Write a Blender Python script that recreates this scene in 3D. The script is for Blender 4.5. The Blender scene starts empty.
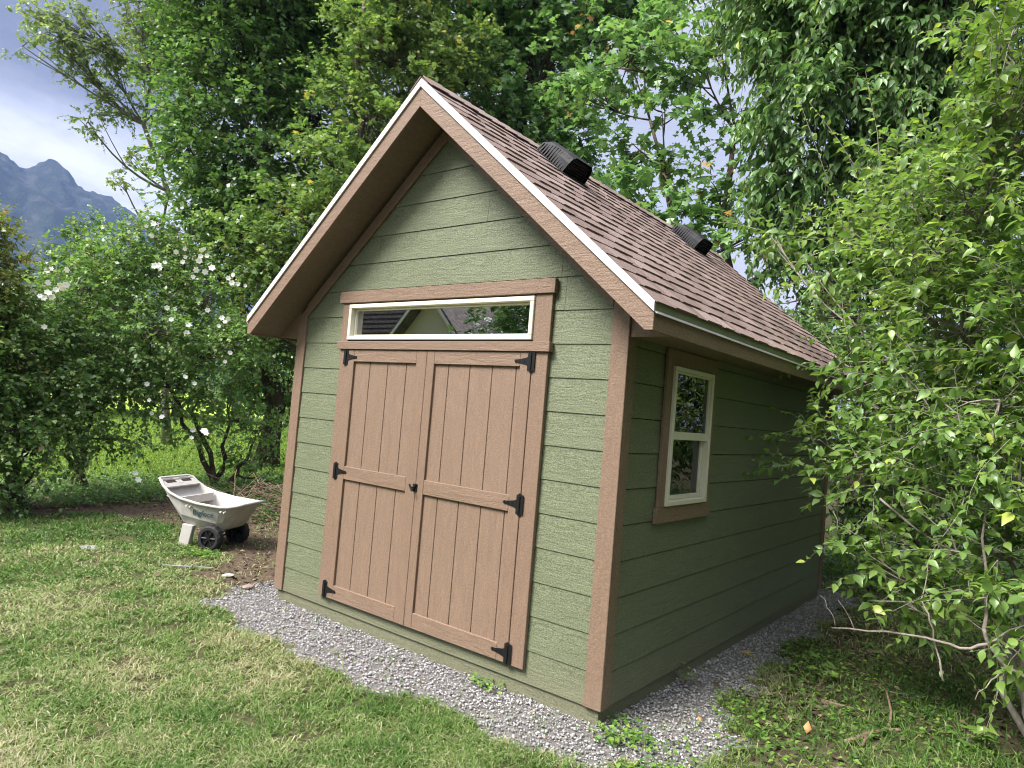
import bpy, bmesh, math, random
import numpy as np
from mathutils import Vector, Matrix

rng = np.random.default_rng(7)
random.seed(7)
S = bpy.context.scene
COL = S.collection
rad = math.radians

# ------------------------------------------------------------------ camera
CAM = np.array([4.9517, -3.4278, 1.7221])
YAW, PITCH, ROLL, FOC = 0.6657, 0.0416, 0.0826, 693.911


def cam_matrix():
    cz, sz = math.cos(YAW), math.sin(YAW)
    Z = np.array([[cz, -sz, 0], [sz, cz, 0], [0, 0, 1]])
    a = math.pi / 2 + PITCH
    X = np.array([[1, 0, 0], [0, math.cos(a), -math.sin(a)], [0, math.sin(a), math.cos(a)]])
    Q = np.array([[math.cos(ROLL), -math.sin(ROLL), 0], [math.sin(ROLL), math.cos(ROLL), 0], [0, 0, 1]])
    return Z @ X @ Q


RM = cam_matrix()
cam = bpy.data.cameras.new('camera')
cam_o = bpy.data.objects.new('camera', cam)
COL.objects.link(cam_o)
cam.sensor_width = 36
cam.sensor_fit = 'HORIZONTAL'
cam.lens = FOC / 1024 * 36
cam.clip_start = 0.05
cam.clip_end = 6000
mw = Matrix.Identity(4)
for i in range(3):
    for j in range(3):
        mw[i][j] = RM[i, j]
    mw[i][3] = CAM[i]
cam_o.matrix_world = mw
S.camera = cam_o


def at(px, py, d):
    """a point seen in direction (px,py) at horizontal distance d from where the photographer stood"""
    v = RM @ np.array([(px - 512) / FOC, (384 - py) / FOC, -1.0])
    return CAM + v * d / math.hypot(v[0], v[1])


def ground_at(px, py, z=0.06):
    v = RM @ np.array([(px - 512) / FOC, (384 - py) / FOC, -1.0])
    return CAM + v * (z - CAM[2]) / v[2]


# ------------------------------------------------------------------ materials
def mat(name):
    m = bpy.data.materials.new(name)
    m.use_nodes = True
    nt = m.node_tree
    nt.nodes.clear()
    out = nt.nodes.new('ShaderNodeOutputMaterial')
    return m, nt, out


def N(nt, typ, **kw):
    n = nt.nodes.new(typ)
    for k, v in kw.items():
        if k.startswith('i_'):
            key = k[2:]
            key = int(key) if key.isdigit() else key.replace('_', ' ')
            n.inputs[key].default_value = v
        else:
            setattr(n, k, v)
    return n


def L(nt, a, b):
    nt.links.new(a, b)


def ramp(nt, fac, stops):
    r = nt.nodes.new('ShaderNodeValToRGB')
    e = r.color_ramp.elements
    while len(e) < len(stops):
        e.new(0.5)
    for i, (p, c) in enumerate(stops):
        e[i].position = p
        e[i].color = (*c, 1)
    L(nt, fac, r.inputs[0])
    return r.outputs[0]


def noise(nt, vec, scale, detail=4, rough=0.6, dist=0.0):
    n = N(nt, 'ShaderNodeTexNoise')
    n.inputs['Scale'].default_value = scale
    n.inputs['Detail'].default_value = detail
    n.inputs['Roughness'].default_value = rough
    n.inputs['Distortion'].default_value = dist
    if vec is not None:
        L(nt, vec, n.inputs['Vector'])
    return n.outputs['Fac']


def mapping(nt, scale, rot=(0, 0, 0), coord='Object'):
    tc = N(nt, 'ShaderNodeTexCoord')
    mp = N(nt, 'ShaderNodeMapping')
    mp.inputs['Scale'].default_value = scale
    mp.inputs['Rotation'].default_value = rot
    L(nt, tc.outputs[coord], mp.inputs['Vector'])
    return mp.outputs['Vector']


def mixc(nt, fac, a, b, typ='MIX'):
    n = N(nt, 'ShaderNodeMix', data_type='RGBA', blend_type=typ)
    if isinstance(fac, float):
        n.inputs[0].default_value = fac
    else:
        L(nt, fac, n.inputs[0])
    for i, v in ((6, a), (7, b)):
        if isinstance(v, tuple):
            n.inputs[i].default_value = (*v, 1)
        else:
            L(nt, v, n.inputs[i])
    return n.outputs[2]


def math_n(nt, op, a, b=None):
    n = N(nt, 'ShaderNodeMath', operation=op)
    for i, v in ((0, a), (1, b)):
        if v is None:
            continue
        if isinstance(v, (int, float)):
            n.inputs[i].default_value = v
        else:
            L(nt, v, n.inputs[i])
    return n.outputs[0]


def bsdf(nt, out, color, rough=0.6, spec=0.4, normal=None, metallic=0.0):
    b = N(nt, 'ShaderNodeBsdfPrincipled')
    if isinstance(color, tuple):
        b.inputs['Base Color'].default_value = (*color, 1)
    else:
        L(nt, color, b.inputs['Base Color'])
    if isinstance(rough, (int, float)):
        b.inputs['Roughness'].default_value = rough
    else:
        L(nt, rough, b.inputs['Roughness'])
    b.inputs['Specular IOR Level'].default_value = spec
    b.inputs['Metallic'].default_value = metallic
    if normal is not None:
        L(nt, normal, b.inputs['Normal'])
    if out is not None:
        L(nt, b.outputs[0], out.inputs[0])
    return b


def bump(nt, h, strength, dist, normal=None):
    b = N(nt, 'ShaderNodeBump')
    b.inputs['Strength'].default_value = strength
    b.inputs['Distance'].default_value = dist
    L(nt, h, b.inputs['Height'])
    if normal is not None:
        L(nt, normal, b.inputs['Normal'])
    return b.outputs[0]


def painted_wood(name, base, along='x', var=0.12, rough=0.55, fade=0.18, stipple=0.8):
    """embossed, painted engineered-wood board; grain runs along the named axis"""
    m, nt, out = mat(name)
    sc = {'x': (3.5, 20, 20), 'y': (20, 3.5, 20), 'z': (20, 20, 3.5)}[along]
    v1 = mapping(nt, sc)
    g = noise(nt, v1, 1.6, 6, 0.65, 0.9)
    v2 = mapping(nt, (1, 1, 1))
    st = noise(nt, v2, 105, 3, 0.75)
    big = noise(nt, v2, 1.3, 3, 0.6)
    lo = tuple(c * (1 - var) for c in base)
    hi = tuple(min(1, c * (1 + var)) for c in base)
    c1 = ramp(nt, g, [(0.3, lo), (0.7, hi)])
    pale = tuple(min(1, c * 1.25 + 0.02) for c in base)
    c2 = mixc(nt, math_n(nt, 'MULTIPLY', big, fade), c1, pale)
    spk = ramp(nt, st, [(0.34, (0.62, 0.61, 0.60)), (0.48, (0.95, 0.95, 0.95)), (0.66, (1.38, 1.38, 1.38))])
    c3 = mixc(nt, stipple, c2, spk, 'MULTIPLY')
    sepz = N(nt, 'ShaderNodeSeparateXYZ'); L(nt, v2, sepz.inputs[0])
    zf = math_n(nt, 'ADD', sepz.outputs['Z'], math_n(nt, 'MULTIPLY', noise(nt, v2, 7, 5, .7), .35))
    mud = ramp(nt, zf, [(.26, (1, 1, 1)), (.52, (0, 0, 0))])
    c3 = mixc(nt, math_n(nt, 'MULTIPLY', mud, .28), c3, (.20, .16, .115))
    nb = bump(nt, g, 0.8, 0.007)
    nb = bump(nt, st, 0.8, 0.004, nb)
    rr = ramp(nt, st, [(0.3, (rough + 0.1,) * 3), (0.7, (rough - 0.12,) * 3)])
    bsdf(nt, out, c3, rr, 0.4, nb)
    return m


GREEN = (0.116, 0.130, 0.074)
BROWN = (0.186, 0.121, 0.083)
M_GX = painted_wood('sage paint front', GREEN, 'x', var=.18, fade=0.7, stipple=1.0)
M_GY = painted_wood('sage paint side', GREEN, 'y', var=.18, fade=0.5)
M_BX = painted_wood('tan trim x', BROWN, 'x', 0.1, stipple=.45)
M_BY = painted_wood('tan trim y', BROWN, 'y', 0.1, stipple=.45)
M_BZ = painted_wood('tan trim z', BROWN, 'z', 0.1, stipple=.45)
M_DOORP = painted_wood('tan door panel', (0.192, 0.127, 0.088), 'z', 0.13, stipple=.6)
M_SOF = painted_wood('tan soffit', (0.165, 0.115, 0.080), 'y', 0.1, 0.6)


def simple(name, color, rough=0.5, spec=0.4, nscale=40, var=0.12, bmp=0.15, bd=0.002, metallic=0.0):
    m, nt, out = mat(name)
    v = mapping(nt, (1, 1, 1))
    n1 = noise(nt, v, nscale, 5, 0.6)
    c = ramp(nt, n1, [(0.3, tuple(x * (1 - var) for x in color)), (0.7, tuple(min(1, x * (1 + var)) for x in color))])
    bsdf(nt, out, c, rough, spec, bump(nt, n1, bmp, bd), metallic)
    return m


M_CREAM = simple('cream vinyl', (0.60, 0.565, 0.45), 0.35, 0.4, 12, 0.05, 0.02)
M_METALW = simple('white drip metal', (0.60, 0.565, 0.55), 0.4, 0.5, 9, 0.06, 0.03)
M_FLASH = simple('flashing with painted green reflection', (0.17, 0.175, 0.11), 0.5, 0.3, 9, 0.1, 0.03)  # drip edge face: green reflection on white metal painted into the colour
M_BLACK = simple('black hinge metal', (0.006, 0.006, 0.0065), 0.5, 0.3, 60, 0.2, 0.1)
M_VENT = simple('black vent plastic', (0.009, 0.009, 0.011), 0.6, 0.25, 60, 0.15, 0.08)
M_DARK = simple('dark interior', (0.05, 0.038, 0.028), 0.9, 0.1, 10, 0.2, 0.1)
M_POLY = simple('grey poly tub', (0.44, 0.41, 0.385), 0.55, 0.3, 5, 0.17, 0.12, 0.001)
M_RUB = simple('black rubber', (0.02, 0.02, 0.021), 0.7, 0.3, 70, 0.2, 0.3)
M_TEAL = simple('faded teal ink', (0.06, 0.11, 0.125), 0.6, 0.3, 30, 0.2, 0.0)
M_CONC = simple('pale stone', (0.22, 0.215, 0.20), 0.85, 0.2, 25, 0.2, 0.4)
M_PAPER = simple('white scrap', (0.42, 0.42, 0.40), 0.7, 0.3, 30, 0.08, 0.2)
M_PIPE = simple('weathered grey stake', (0.27, 0.28, 0.285), 0.6, 0.4, 30, 0.2, 0.2)


def glass(name, tint=0.55, refl=0.20):
    m, nt, out = mat(name)
    g = N(nt, 'ShaderNodeBsdfGlossy')
    g.inputs['Roughness'].default_value = 0.005
    g.inputs['Color'].default_value = (0.92, 0.95, 1, 1)
    t = N(nt, 'ShaderNodeBsdfTransparent')
    t.inputs['Color'].default_value = (tint, tint, tint, 1)
    fr = N(nt, 'ShaderNodeFresnel')
    fr.inputs['IOR'].default_value = 1.5
    f2 = math_n(nt, 'ADD', fr.outputs[0], refl)
    f2 = math_n(nt, 'MINIMUM', f2, 1.0)
    mx = N(nt, 'ShaderNodeMixShader')
    L(nt, f2, mx.inputs[0])
    L(nt, t.outputs[0], mx.inputs[1])
    L(nt, g.outputs[0], mx.inputs[2])
    L(nt, mx.outputs[0], out.inputs[0])
    return m


M_GLASS = glass('window glass', 0.5, 0.42)
M_GLASS2 = glass('side window glass', 0.4, 0.03)


def shingle_mat():
    m, nt, out = mat('brown asphalt shingle')
    at_ = N(nt, 'ShaderNodeAttribute', attribute_name='v')
    v = mapping(nt, (1, 1, 1))
    gr = noise(nt, v, 260, 2, 0.7)
    pt = noise(nt, v, 9, 3, 0.6)
    base = ramp(nt, at_.outputs['Fac'], [(0.0, (0.125, 0.090, 0.078)), (0.35, (0.190, 0.137, 0.122)),
                                          (0.7, (0.232, 0.170, 0.154)), (1.0, (0.28, 0.212, 0.194))])
    c = mixc(nt, 0.85, base, ramp(nt, gr, [(0.32, (0.55, 0.52, 0.5)), (0.52, (1, 1, 1)), (0.7, (1.5, 1.45, 1.4))]), 'MULTIPLY')
    c = mixc(nt, 0.4, c, ramp(nt, pt, [(0.3, (0.8, 0.8, 0.8)), (0.7, (1.2, 1.18, 1.18))]), 'MULTIPLY')
    bsdf(nt, out, c, 0.85, 0.25, bump(nt, gr, 0.7, 0.003))
    return m


M_SHING = shingle_mat()


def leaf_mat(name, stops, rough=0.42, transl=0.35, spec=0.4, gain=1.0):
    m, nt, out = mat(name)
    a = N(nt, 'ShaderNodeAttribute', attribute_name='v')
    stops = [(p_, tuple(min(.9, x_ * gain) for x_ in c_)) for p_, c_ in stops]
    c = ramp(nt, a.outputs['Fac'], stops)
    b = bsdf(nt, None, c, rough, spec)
    t = N(nt, 'ShaderNodeBsdfTranslucent')
    tc = mixc(nt, 1.0, c, (1.25, 1.28, 0.75), 'MULTIPLY')
    L(nt, tc, t.inputs['Color'])
    mx = N(nt, 'ShaderNodeMixShader')
    mx.inputs[0].default_value = transl
    L(nt, b.outputs[0], mx.inputs[1])
    L(nt, t.outputs[0], mx.inputs[2])
    L(nt, mx.outputs[0], out.inputs[0])
    return m


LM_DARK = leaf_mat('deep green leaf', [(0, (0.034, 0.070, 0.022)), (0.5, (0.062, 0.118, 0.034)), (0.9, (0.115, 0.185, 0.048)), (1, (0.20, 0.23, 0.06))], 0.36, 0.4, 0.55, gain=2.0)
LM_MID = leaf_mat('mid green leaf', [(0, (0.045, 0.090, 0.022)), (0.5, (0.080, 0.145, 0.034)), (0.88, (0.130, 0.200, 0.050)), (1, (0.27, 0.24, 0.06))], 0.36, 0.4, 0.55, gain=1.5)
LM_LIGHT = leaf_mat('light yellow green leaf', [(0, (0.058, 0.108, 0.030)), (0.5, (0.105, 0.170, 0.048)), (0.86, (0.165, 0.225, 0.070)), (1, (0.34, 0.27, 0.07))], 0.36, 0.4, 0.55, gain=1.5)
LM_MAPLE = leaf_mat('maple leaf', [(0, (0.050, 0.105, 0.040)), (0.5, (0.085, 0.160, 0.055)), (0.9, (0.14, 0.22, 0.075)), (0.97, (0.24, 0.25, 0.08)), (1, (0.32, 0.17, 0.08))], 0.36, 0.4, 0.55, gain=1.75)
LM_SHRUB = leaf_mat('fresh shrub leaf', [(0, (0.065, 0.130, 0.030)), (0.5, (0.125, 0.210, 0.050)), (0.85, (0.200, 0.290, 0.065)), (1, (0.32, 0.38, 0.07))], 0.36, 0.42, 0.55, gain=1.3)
LM_ROSE = leaf_mat('hibiscus leaf', [(0, (0.045, 0.095, 0.026)), (0.5, (0.090, 0.165, 0.045)), (0.85, (0.165, 0.240, 0.070)), (1, (0.32, 0.27, 0.14))], 0.38, 0.42, 0.5, gain=1.6)
LM_COTTON = leaf_mat('cottonwood leaf', [(0, (0.085, 0.125, 0.060)), (0.5, (0.14, 0.19, 0.085)), (1, (0.26, 0.30, 0.12))], 0.36, 0.4, 0.55, gain=1.5)
LM_RUST = leaf_mat('rusty leaf', [(0, (0.10, 0.15, 0.03)), (0.8, (0.22, 0.27, 0.06)), (1, (0.42, 0.20, 0.06))])
LM_FAR = leaf_mat('far leaf', [(0, (0.035, 0.070, 0.024)), (0.6, (0.070, 0.120, 0.034)), (1, (0.14, 0.20, 0.045))], 0.36, 0.4, 0.55, gain=1.5)
LM_GRASS = leaf_mat('grass blade', [(0, (0.045, 0.105, 0.018)), (0.35, (0.100, 0.190, 0.038)), (0.62, (0.190, 0.265, 0.080)), (0.85, (0.29, 0.285, 0.15)), (1, (0.42, 0.385, 0.25))], 0.6, 0.3, 0.25)
LM_FARGRASS = leaf_mat('far grass painted sunlit', [(0, (0.11, 0.19, 0.035)), (0.6, (0.18, 0.28, 0.05)), (1, (0.28, 0.35, 0.09))], 0.6, 0.4, 0.2)  # yellow-green raised to imitate sunlight on the far lawn
LM_LITTER = leaf_mat('dry leaf litter', [(0, (0.035, 0.026, 0.016)), (0.45, (0.075, 0.058, 0.034)), (0.8, (0.13, 0.11, 0.065)), (1, (0.26, 0.21, 0.13))], 0.8, 0.05, 0.2)
LM_WEED = leaf_mat('low weed leaf', [(0, (0.055, 0.125, 0.025)), (0.5, (0.10, 0.20, 0.035)), (1, (0.22, 0.33, 0.06))], 0.5, 0.3, 0.3)
M_PETAL = leaf_mat('white petal', [(0, (0.78, 0.76, 0.74)), (1, (0.88, 0.87, 0.86))], 0.6, 0.3, 0.2)
M_ORANGE = leaf_mat('orange fallen leaf', [(0, (0.50, 0.22, 0.09)), (1, (0.62, 0.34, 0.14))], 0.6, 0.2, 0.3)


def bark(name, c0, c1, sc=(14, 14, 3)):
    m, nt, out = mat(name)
    v = mapping(nt, sc)
    n1 = noise(nt, v, 1.6, 6, 0.7, 1.0)
    c = ramp(nt, n1, [(0.3, c0), (0.7, c1)])
    bsdf(nt, out, c, 0.85, 0.2, bump(nt, n1, 0.8, 0.02))
    return m


M_BARK = bark('dark bark', (0.045, 0.034, 0.026), (0.13, 0.10, 0.075))
M_BARKG = bark('grey bark', (0.12, 0.10, 0.085), (0.30, 0.27, 0.23))
M_TWIG = bark('pale twig', (0.20, 0.16, 0.13), (0.38, 0.33, 0.29), (30, 30, 30))
M_DEAD = bark('dead wood', (0.10, 0.065, 0.045), (0.30, 0.21, 0.15), (20, 20, 20))


# ------------------------------------------------------------------ mesh helpers
def tag(o, label=None, cat=None, group=None, kind=None):
    if label: o['label'] = label
    if cat: o['category'] = cat
    if group: o['group'] = group
    if kind: o['kind'] = kind
    return o


def empty(name, loc=(0, 0, 0)):
    o = bpy.data.objects.new(name, None)
    o.empty_display_size = 0.2
    COL.objects.link(o)
    o.location = loc
    return o


def link(name, me, m, parent=None, smooth=False):
    if isinstance(m, (list, tuple)):
        for x in m: me.materials.append(x)
    else:
        me.materials.append(m)
    o = bpy.data.objects.new(name, me)
    COL.objects.link(o)
    if parent is not None:
        o.parent = parent
        o.location = -Vector(world_loc(parent))
    if smooth:
        me.polygons.foreach_set('use_smooth', [True] * len(me.polygons))
    return o


def world_loc(o):
    v = Vector(o.location)
    while o.parent is not None:
        o = o.parent
        v = v + Vector(o.location)
    return v


class MB:
    """collects verts and faces given in world coordinates, builds one mesh"""

    def __init__(s):
        s.v = []; s.f = []; s.mi = []; s.a = []

    def add(s, vs, fs, mi=0, a=0.5):
        b = len(s.v)
        s.v += [tuple(p) for p in vs]
        s.f += [tuple(b + i for i in f) for f in fs]
        s.mi += [mi] * len(fs)
        s.a += [a] * len(vs)

    def box(s, x0, x1, y0, y1, z0, z1, mi=0, a=0.5):
        s.add([(x0, y0, z0), (x1, y0, z0), (x1, y1, z0), (x0, y1, z0), (x0, y0, z1), (x1, y0, z1), (x1, y1, z1), (x0, y1, z1)],
              [(0, 3, 2, 1), (4, 5, 6, 7), (0, 1, 5, 4), (1, 2, 6, 5), (2, 3, 7, 6), (3, 0, 4, 7)], mi, a)

    def prism(s, poly, d, mi=0, a=0.5):
        """poly: list of 3-D points, d: extrusion vector"""
        n = len(poly)
        p = [Vector(q) for q in poly]
        d = Vector(d)
        s.add(p + [q + d for q in p], [tuple(range(n - 1, -1, -1)), tuple(range(n, 2 * n))] +
              [(i, (i + 1) % n, n + (i + 1) % n, n + i) for i in range(n)], mi, a)

    def tube(s, pts, rads, k=6, mi=0, a=0.5, cap=True):
        pts = [Vector(p) for p in pts]
        n = len(pts)
        vs = []; fs = []
        up = Vector((0, 0, 1))
        for i, p in enumerate(pts):
            t = (pts[min(i + 1, n - 1)] - pts[max(i - 1, 0)])
            if t.length < 1e-9: t = Vector((0, 0, 1))
            t.normalize()
            u = t.cross(up)
            if u.length < 0.1: u = t.cross(Vector((1, 0, 0)))
            u.normalize(); w = t.cross(u)
            for j in range(k):
                th = 2 * math.pi * j / k
                vs.append(p + (u * math.cos(th) + w * math.sin(th)) * rads[i])
        for i in range(n - 1):
            for j in range(k):
                fs.append((i * k + j, i * k + (j + 1) % k, (i + 1) * k + (j + 1) % k, (i + 1) * k + j))
        if cap:
            fs.append(tuple(range(k - 1, -1, -1)))
            fs.append(tuple((n - 1) * k + j for j in range(k)))
        s.add(vs, fs, mi, a)

    def build(s, name, m, parent=None, bevel=0.0, smooth=False, fixn=True, attr=False):
        me = bpy.data.meshes.new(name)
        me.from_pydata(s.v, [], s.f)
        if len(set(s.mi)) > 1:
            me.polygons.foreach_set('material_index', s.mi)
        if attr:
            at_ = me.attributes.new('v', 'FLOAT', 'POINT')
            at_.data.foreach_set('value', s.a)
        if fixn or bevel:
            bm = bmesh.new(); bm.from_mesh(me)
            bmesh.ops.recalc_face_normals(bm, faces=bm.faces)
            if bevel:
                es = [e for e in bm.edges if len(e.link_faces) == 2 and e.calc_face_angle(0) > 0.5]
                bmesh.ops.bevel(bm, geom=es, offset=bevel, segments=1, affect='EDGES', clamp_overlap=True)
            bm.to_mesh(me); bm.free()
        me.update()
        return link(name, me, m, parent, smooth)


def tri_mesh(name, V, F, attr, m, parent=None, smooth=False):
    """V (n,3), F (k,3) numpy arrays, attr per vertex"""
    me = bpy.data.meshes.new(name)
    me.vertices.add(len(V)); me.vertices.foreach_set('co', V.astype(np.float32).ravel())
    me.loops.add(F.size); me.loops.foreach_set('vertex_index', F.astype(np.int32).ravel())
    me.polygons.add(len(F))
    me.polygons.foreach_set('loop_start', np.arange(0, F.size, 3, dtype=np.int32))
    me.update(calc_edges=True)
    a = me.attributes.new('v', 'FLOAT', 'POINT')
    a.data.foreach_set('value', attr.astype(np.float32))
    return link(name, me, m, parent, smooth)


# ------------------------------------------------------------------ numpy noise
_perm = rng.random((256, 256))


def vnoise(x, y):
    xi = np.floor(x).astype(int); yi = np.floor(y).astype(int)
    fx = x - xi; fy = y - yi
    fx = fx * fx * (3 - 2 * fx); fy = fy * fy * (3 - 2 * fy)
    g = lambda a, b: _perm[a % 256, b % 256]
    return (g(xi, yi) * (1 - fx) + g(xi + 1, yi) * fx) * (1 - fy) + (g(xi, yi + 1) * (1 - fx) + g(xi + 1, yi + 1) * fx) * fy


def fbm(x, y, sc, o=4):
    t = 0; amp = 1; tot = 0
    for i in range(o):
        t = t + amp * vnoise(x * sc + 13.7 * i, y * sc + 7.1 * i); tot += amp
        amp *= 0.5; sc *= 2.03
    return t / tot


# ------------------------------------------------------------------ leaves
SH = {
    'oval': (np.array([(0, 0, 0), (-.5, .42, .10), (0, .45, 0), (.5, .42, .10), (0, 1, -.16)]), np.array([(0, 2, 1), (0, 3, 2), (1, 2, 4), (2, 3, 4)])),
    'ovate': (np.array([(0, 0, 0), (-.36, .20, .07), (-.48, .48, .08), (-.24, .80, -.03), (0, 1.04, -.22), (.24, .80, -.03), (.48, .48, .08), (.36, .20, .07), (0, .35, 0), (0, .70, -.06)]),
              np.array([(0, 8, 1), (1, 8, 2), (2, 8, 9), (2, 9, 3), (3, 9, 4), (0, 7, 8), (7, 6, 8), (6, 9, 8), (6, 5, 9), (5, 4, 9)])),
    'quad': (np.array([(0, 0, 0), (-.5, .45, .06), (.5, .45, .06), (0, 1, -.08)]), np.array([(0, 2, 1), (1, 2, 3)])),
    'lobed': (np.array([(0, 0, 0), (-.52, .12, .02), (-.30, .38, .03), (-.55, .66, -.03), (-.20, .66, .02), (0, 1, -.10), (.20, .66, .02), (.55, .66, -.03), (.30, .38, .03), (.52, .12, .02)]),
              np.array([(0, 2, 1), (0, 4, 2), (2, 4, 3), (0, 6, 4), (4, 6, 5), (0, 8, 6), (6, 8, 7), (0, 9, 8)])),
}


def unit(v):
    return v / np.maximum(np.linalg.norm(v, axis=1, keepdims=True), 1e-9)


def leaf_arrays(P, D, Nn, ln, wd, shape, vals):
    tv, tf = SH[shape]
    Y = unit(D)
    X = unit(np.cross(Y, Nn))
    Z = np.cross(X, Y)
    V = (P[:, None, :] + X[:, None, :] * (tv[None, :, 0:1] * wd[:, None, None]) +
         Y[:, None, :] * (tv[None, :, 1:2] * ln[:, None, None]) + Z[:, None, :] * (tv[None, :, 2:3] * ln[:, None, None]))
    n, k = len(P), len(tv)
    F = (np.arange(n)[:, None, None] * k + tf[None]).reshape(-1, 3)
    return V.reshape(-1, 3), F, np.repeat(vals, k)


def shoots(p0, d0, length, nleaf, leaf, aspect=0.6, shape='oval', grav=0.25, spread=0.9, hang=0.35, vbase=None, rg=rng, wave=0.06):
    """leafy shoots: start points, directions; returns leaf arrays and the shoot curves"""
    n = len(p0)
    d0 = unit(d0)
    side = unit(np.cross(d0, np.array([0, 0, 1.0]) + rg.normal(0, .2, (n, 3))))
    t = (np.arange(nleaf) + 0.6) / nleaf
    t = np.clip(t[None, :] + rg.normal(0, .02, (n, nleaf)), 0.02, 1.0)
    curve = lambda tt: (p0[:, None, :] + d0[:, None, :] * (length[:, None, None] * tt[:, :, None]) -
                        np.array([0, 0, 1.0]) * (grav * length[:, None, None] * tt[:, :, None] ** 2) +
                        side[:, None, :] * (wave * length[:, None, None] * np.sin(5 * tt[:, :, None] + p0[:, None, 0:1] * 9)))
    P = curve(t)
    sg = np.where(np.arange(nleaf) % 2 == 0, 1.0, -1.0)[None, :, None]
    roll = rg.normal(0, .7, (n, nleaf, 1))
    up = unit(np.cross(side, d0))
    sd = side[:, None, :] * np.cos(roll) * sg + up[:, None, :] * np.sin(roll)
    D = d0[:, None, :] * 0.55 + sd * spread + rg.normal(0, .25, (n, nleaf, 3)) - np.array([0, 0, hang])
    Nn = np.array([0, 0, 1.0]) + rg.normal(0, .45, (n, nleaf, 3)) + sd * 0.2
    ln = leaf * (0.4 + 0.85 * rg.random((n, nleaf))) * (1.1 - 0.45 * t)
    if vbase is None: vbase = rg.random(n)
    v = np.clip(0.55 * vbase[:, None] + 0.45 * rg.random((n, nleaf)) + 0.12 * (t - .5), 0, 1)
    v = np.where(rg.random((n, nleaf)) < 0.012, 1.0, v * 0.93)
    m = n * nleaf
    res = leaf_arrays(P.reshape(m, 3), D.reshape(m, 3), Nn.reshape(m, 3), ln.ravel(), ln.ravel() * aspect, shape, v.ravel())
    ts = np.linspace(0, 1, 5)[None, :].repeat(n, 0)
    return res, curve(ts)


def twig_arrays(C, r0, r1=0.25):
    """three-sided thin tubes along curves C (n,k,3)"""
    n, k, _ = C.shape
    T = np.gradient(C, axis=1)
    T = T / np.maximum(np.linalg.norm(T, axis=2, keepdims=True), 1e-9)
    ref = np.array([0.31, 0.17, 0.93])
    U = np.cross(T, ref); U /= np.maximum(np.linalg.norm(U, axis=2, keepdims=True), 1e-9)
    W = np.cross(T, U)
    rr = (np.asarray(r0) * np.ones(n))[:, None] * np.linspace(1, r1, k)[None, :]
    V = []
    for j in range(3):
        th = 2 * math.pi * j / 3
        V.append(C + (U * math.cos(th) + W * math.sin(th)) * rr[:, :, None])
    V = np.stack(V, axis=2).reshape(n, k * 3, 3)
    f = []
    for i in range(k - 1):
        for j in range(3):
            a, b, c, d = i * 3 + j, i * 3 + (j + 1) % 3, (i + 1) * 3 + (j + 1) % 3, (i + 1) * 3 + j
            f += [(a, b, c), (a, c, d)]
    F = (np.arange(n)[:, None, None] * (k * 3) + np.array(f)[None]).reshape(-1, 3)
    return V.reshape(-1, 3), F


def cat_arrays(lst):
    V = []; F = []; A = []; b = 0
    for v, f, a in lst:
        V.append(v); F.append(f + b); A.append(a); b += len(v)
    return np.concatenate(V), np.concatenate(F), np.concatenate(A)


def blob_clusters(c, r, n, rg, flat=0.85, inner=0.55):
    d = unit(rg.normal(0, 1, (n, 3)))
    rr = inner + (1 - inner) * rg.random((n, 1)) ** 0.6
    rr = rr * (0.88 + 0.24 * rg.random((n, 1)))
    off = d * rr * np.array([r, r, r * flat])
    return c + off, d


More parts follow.
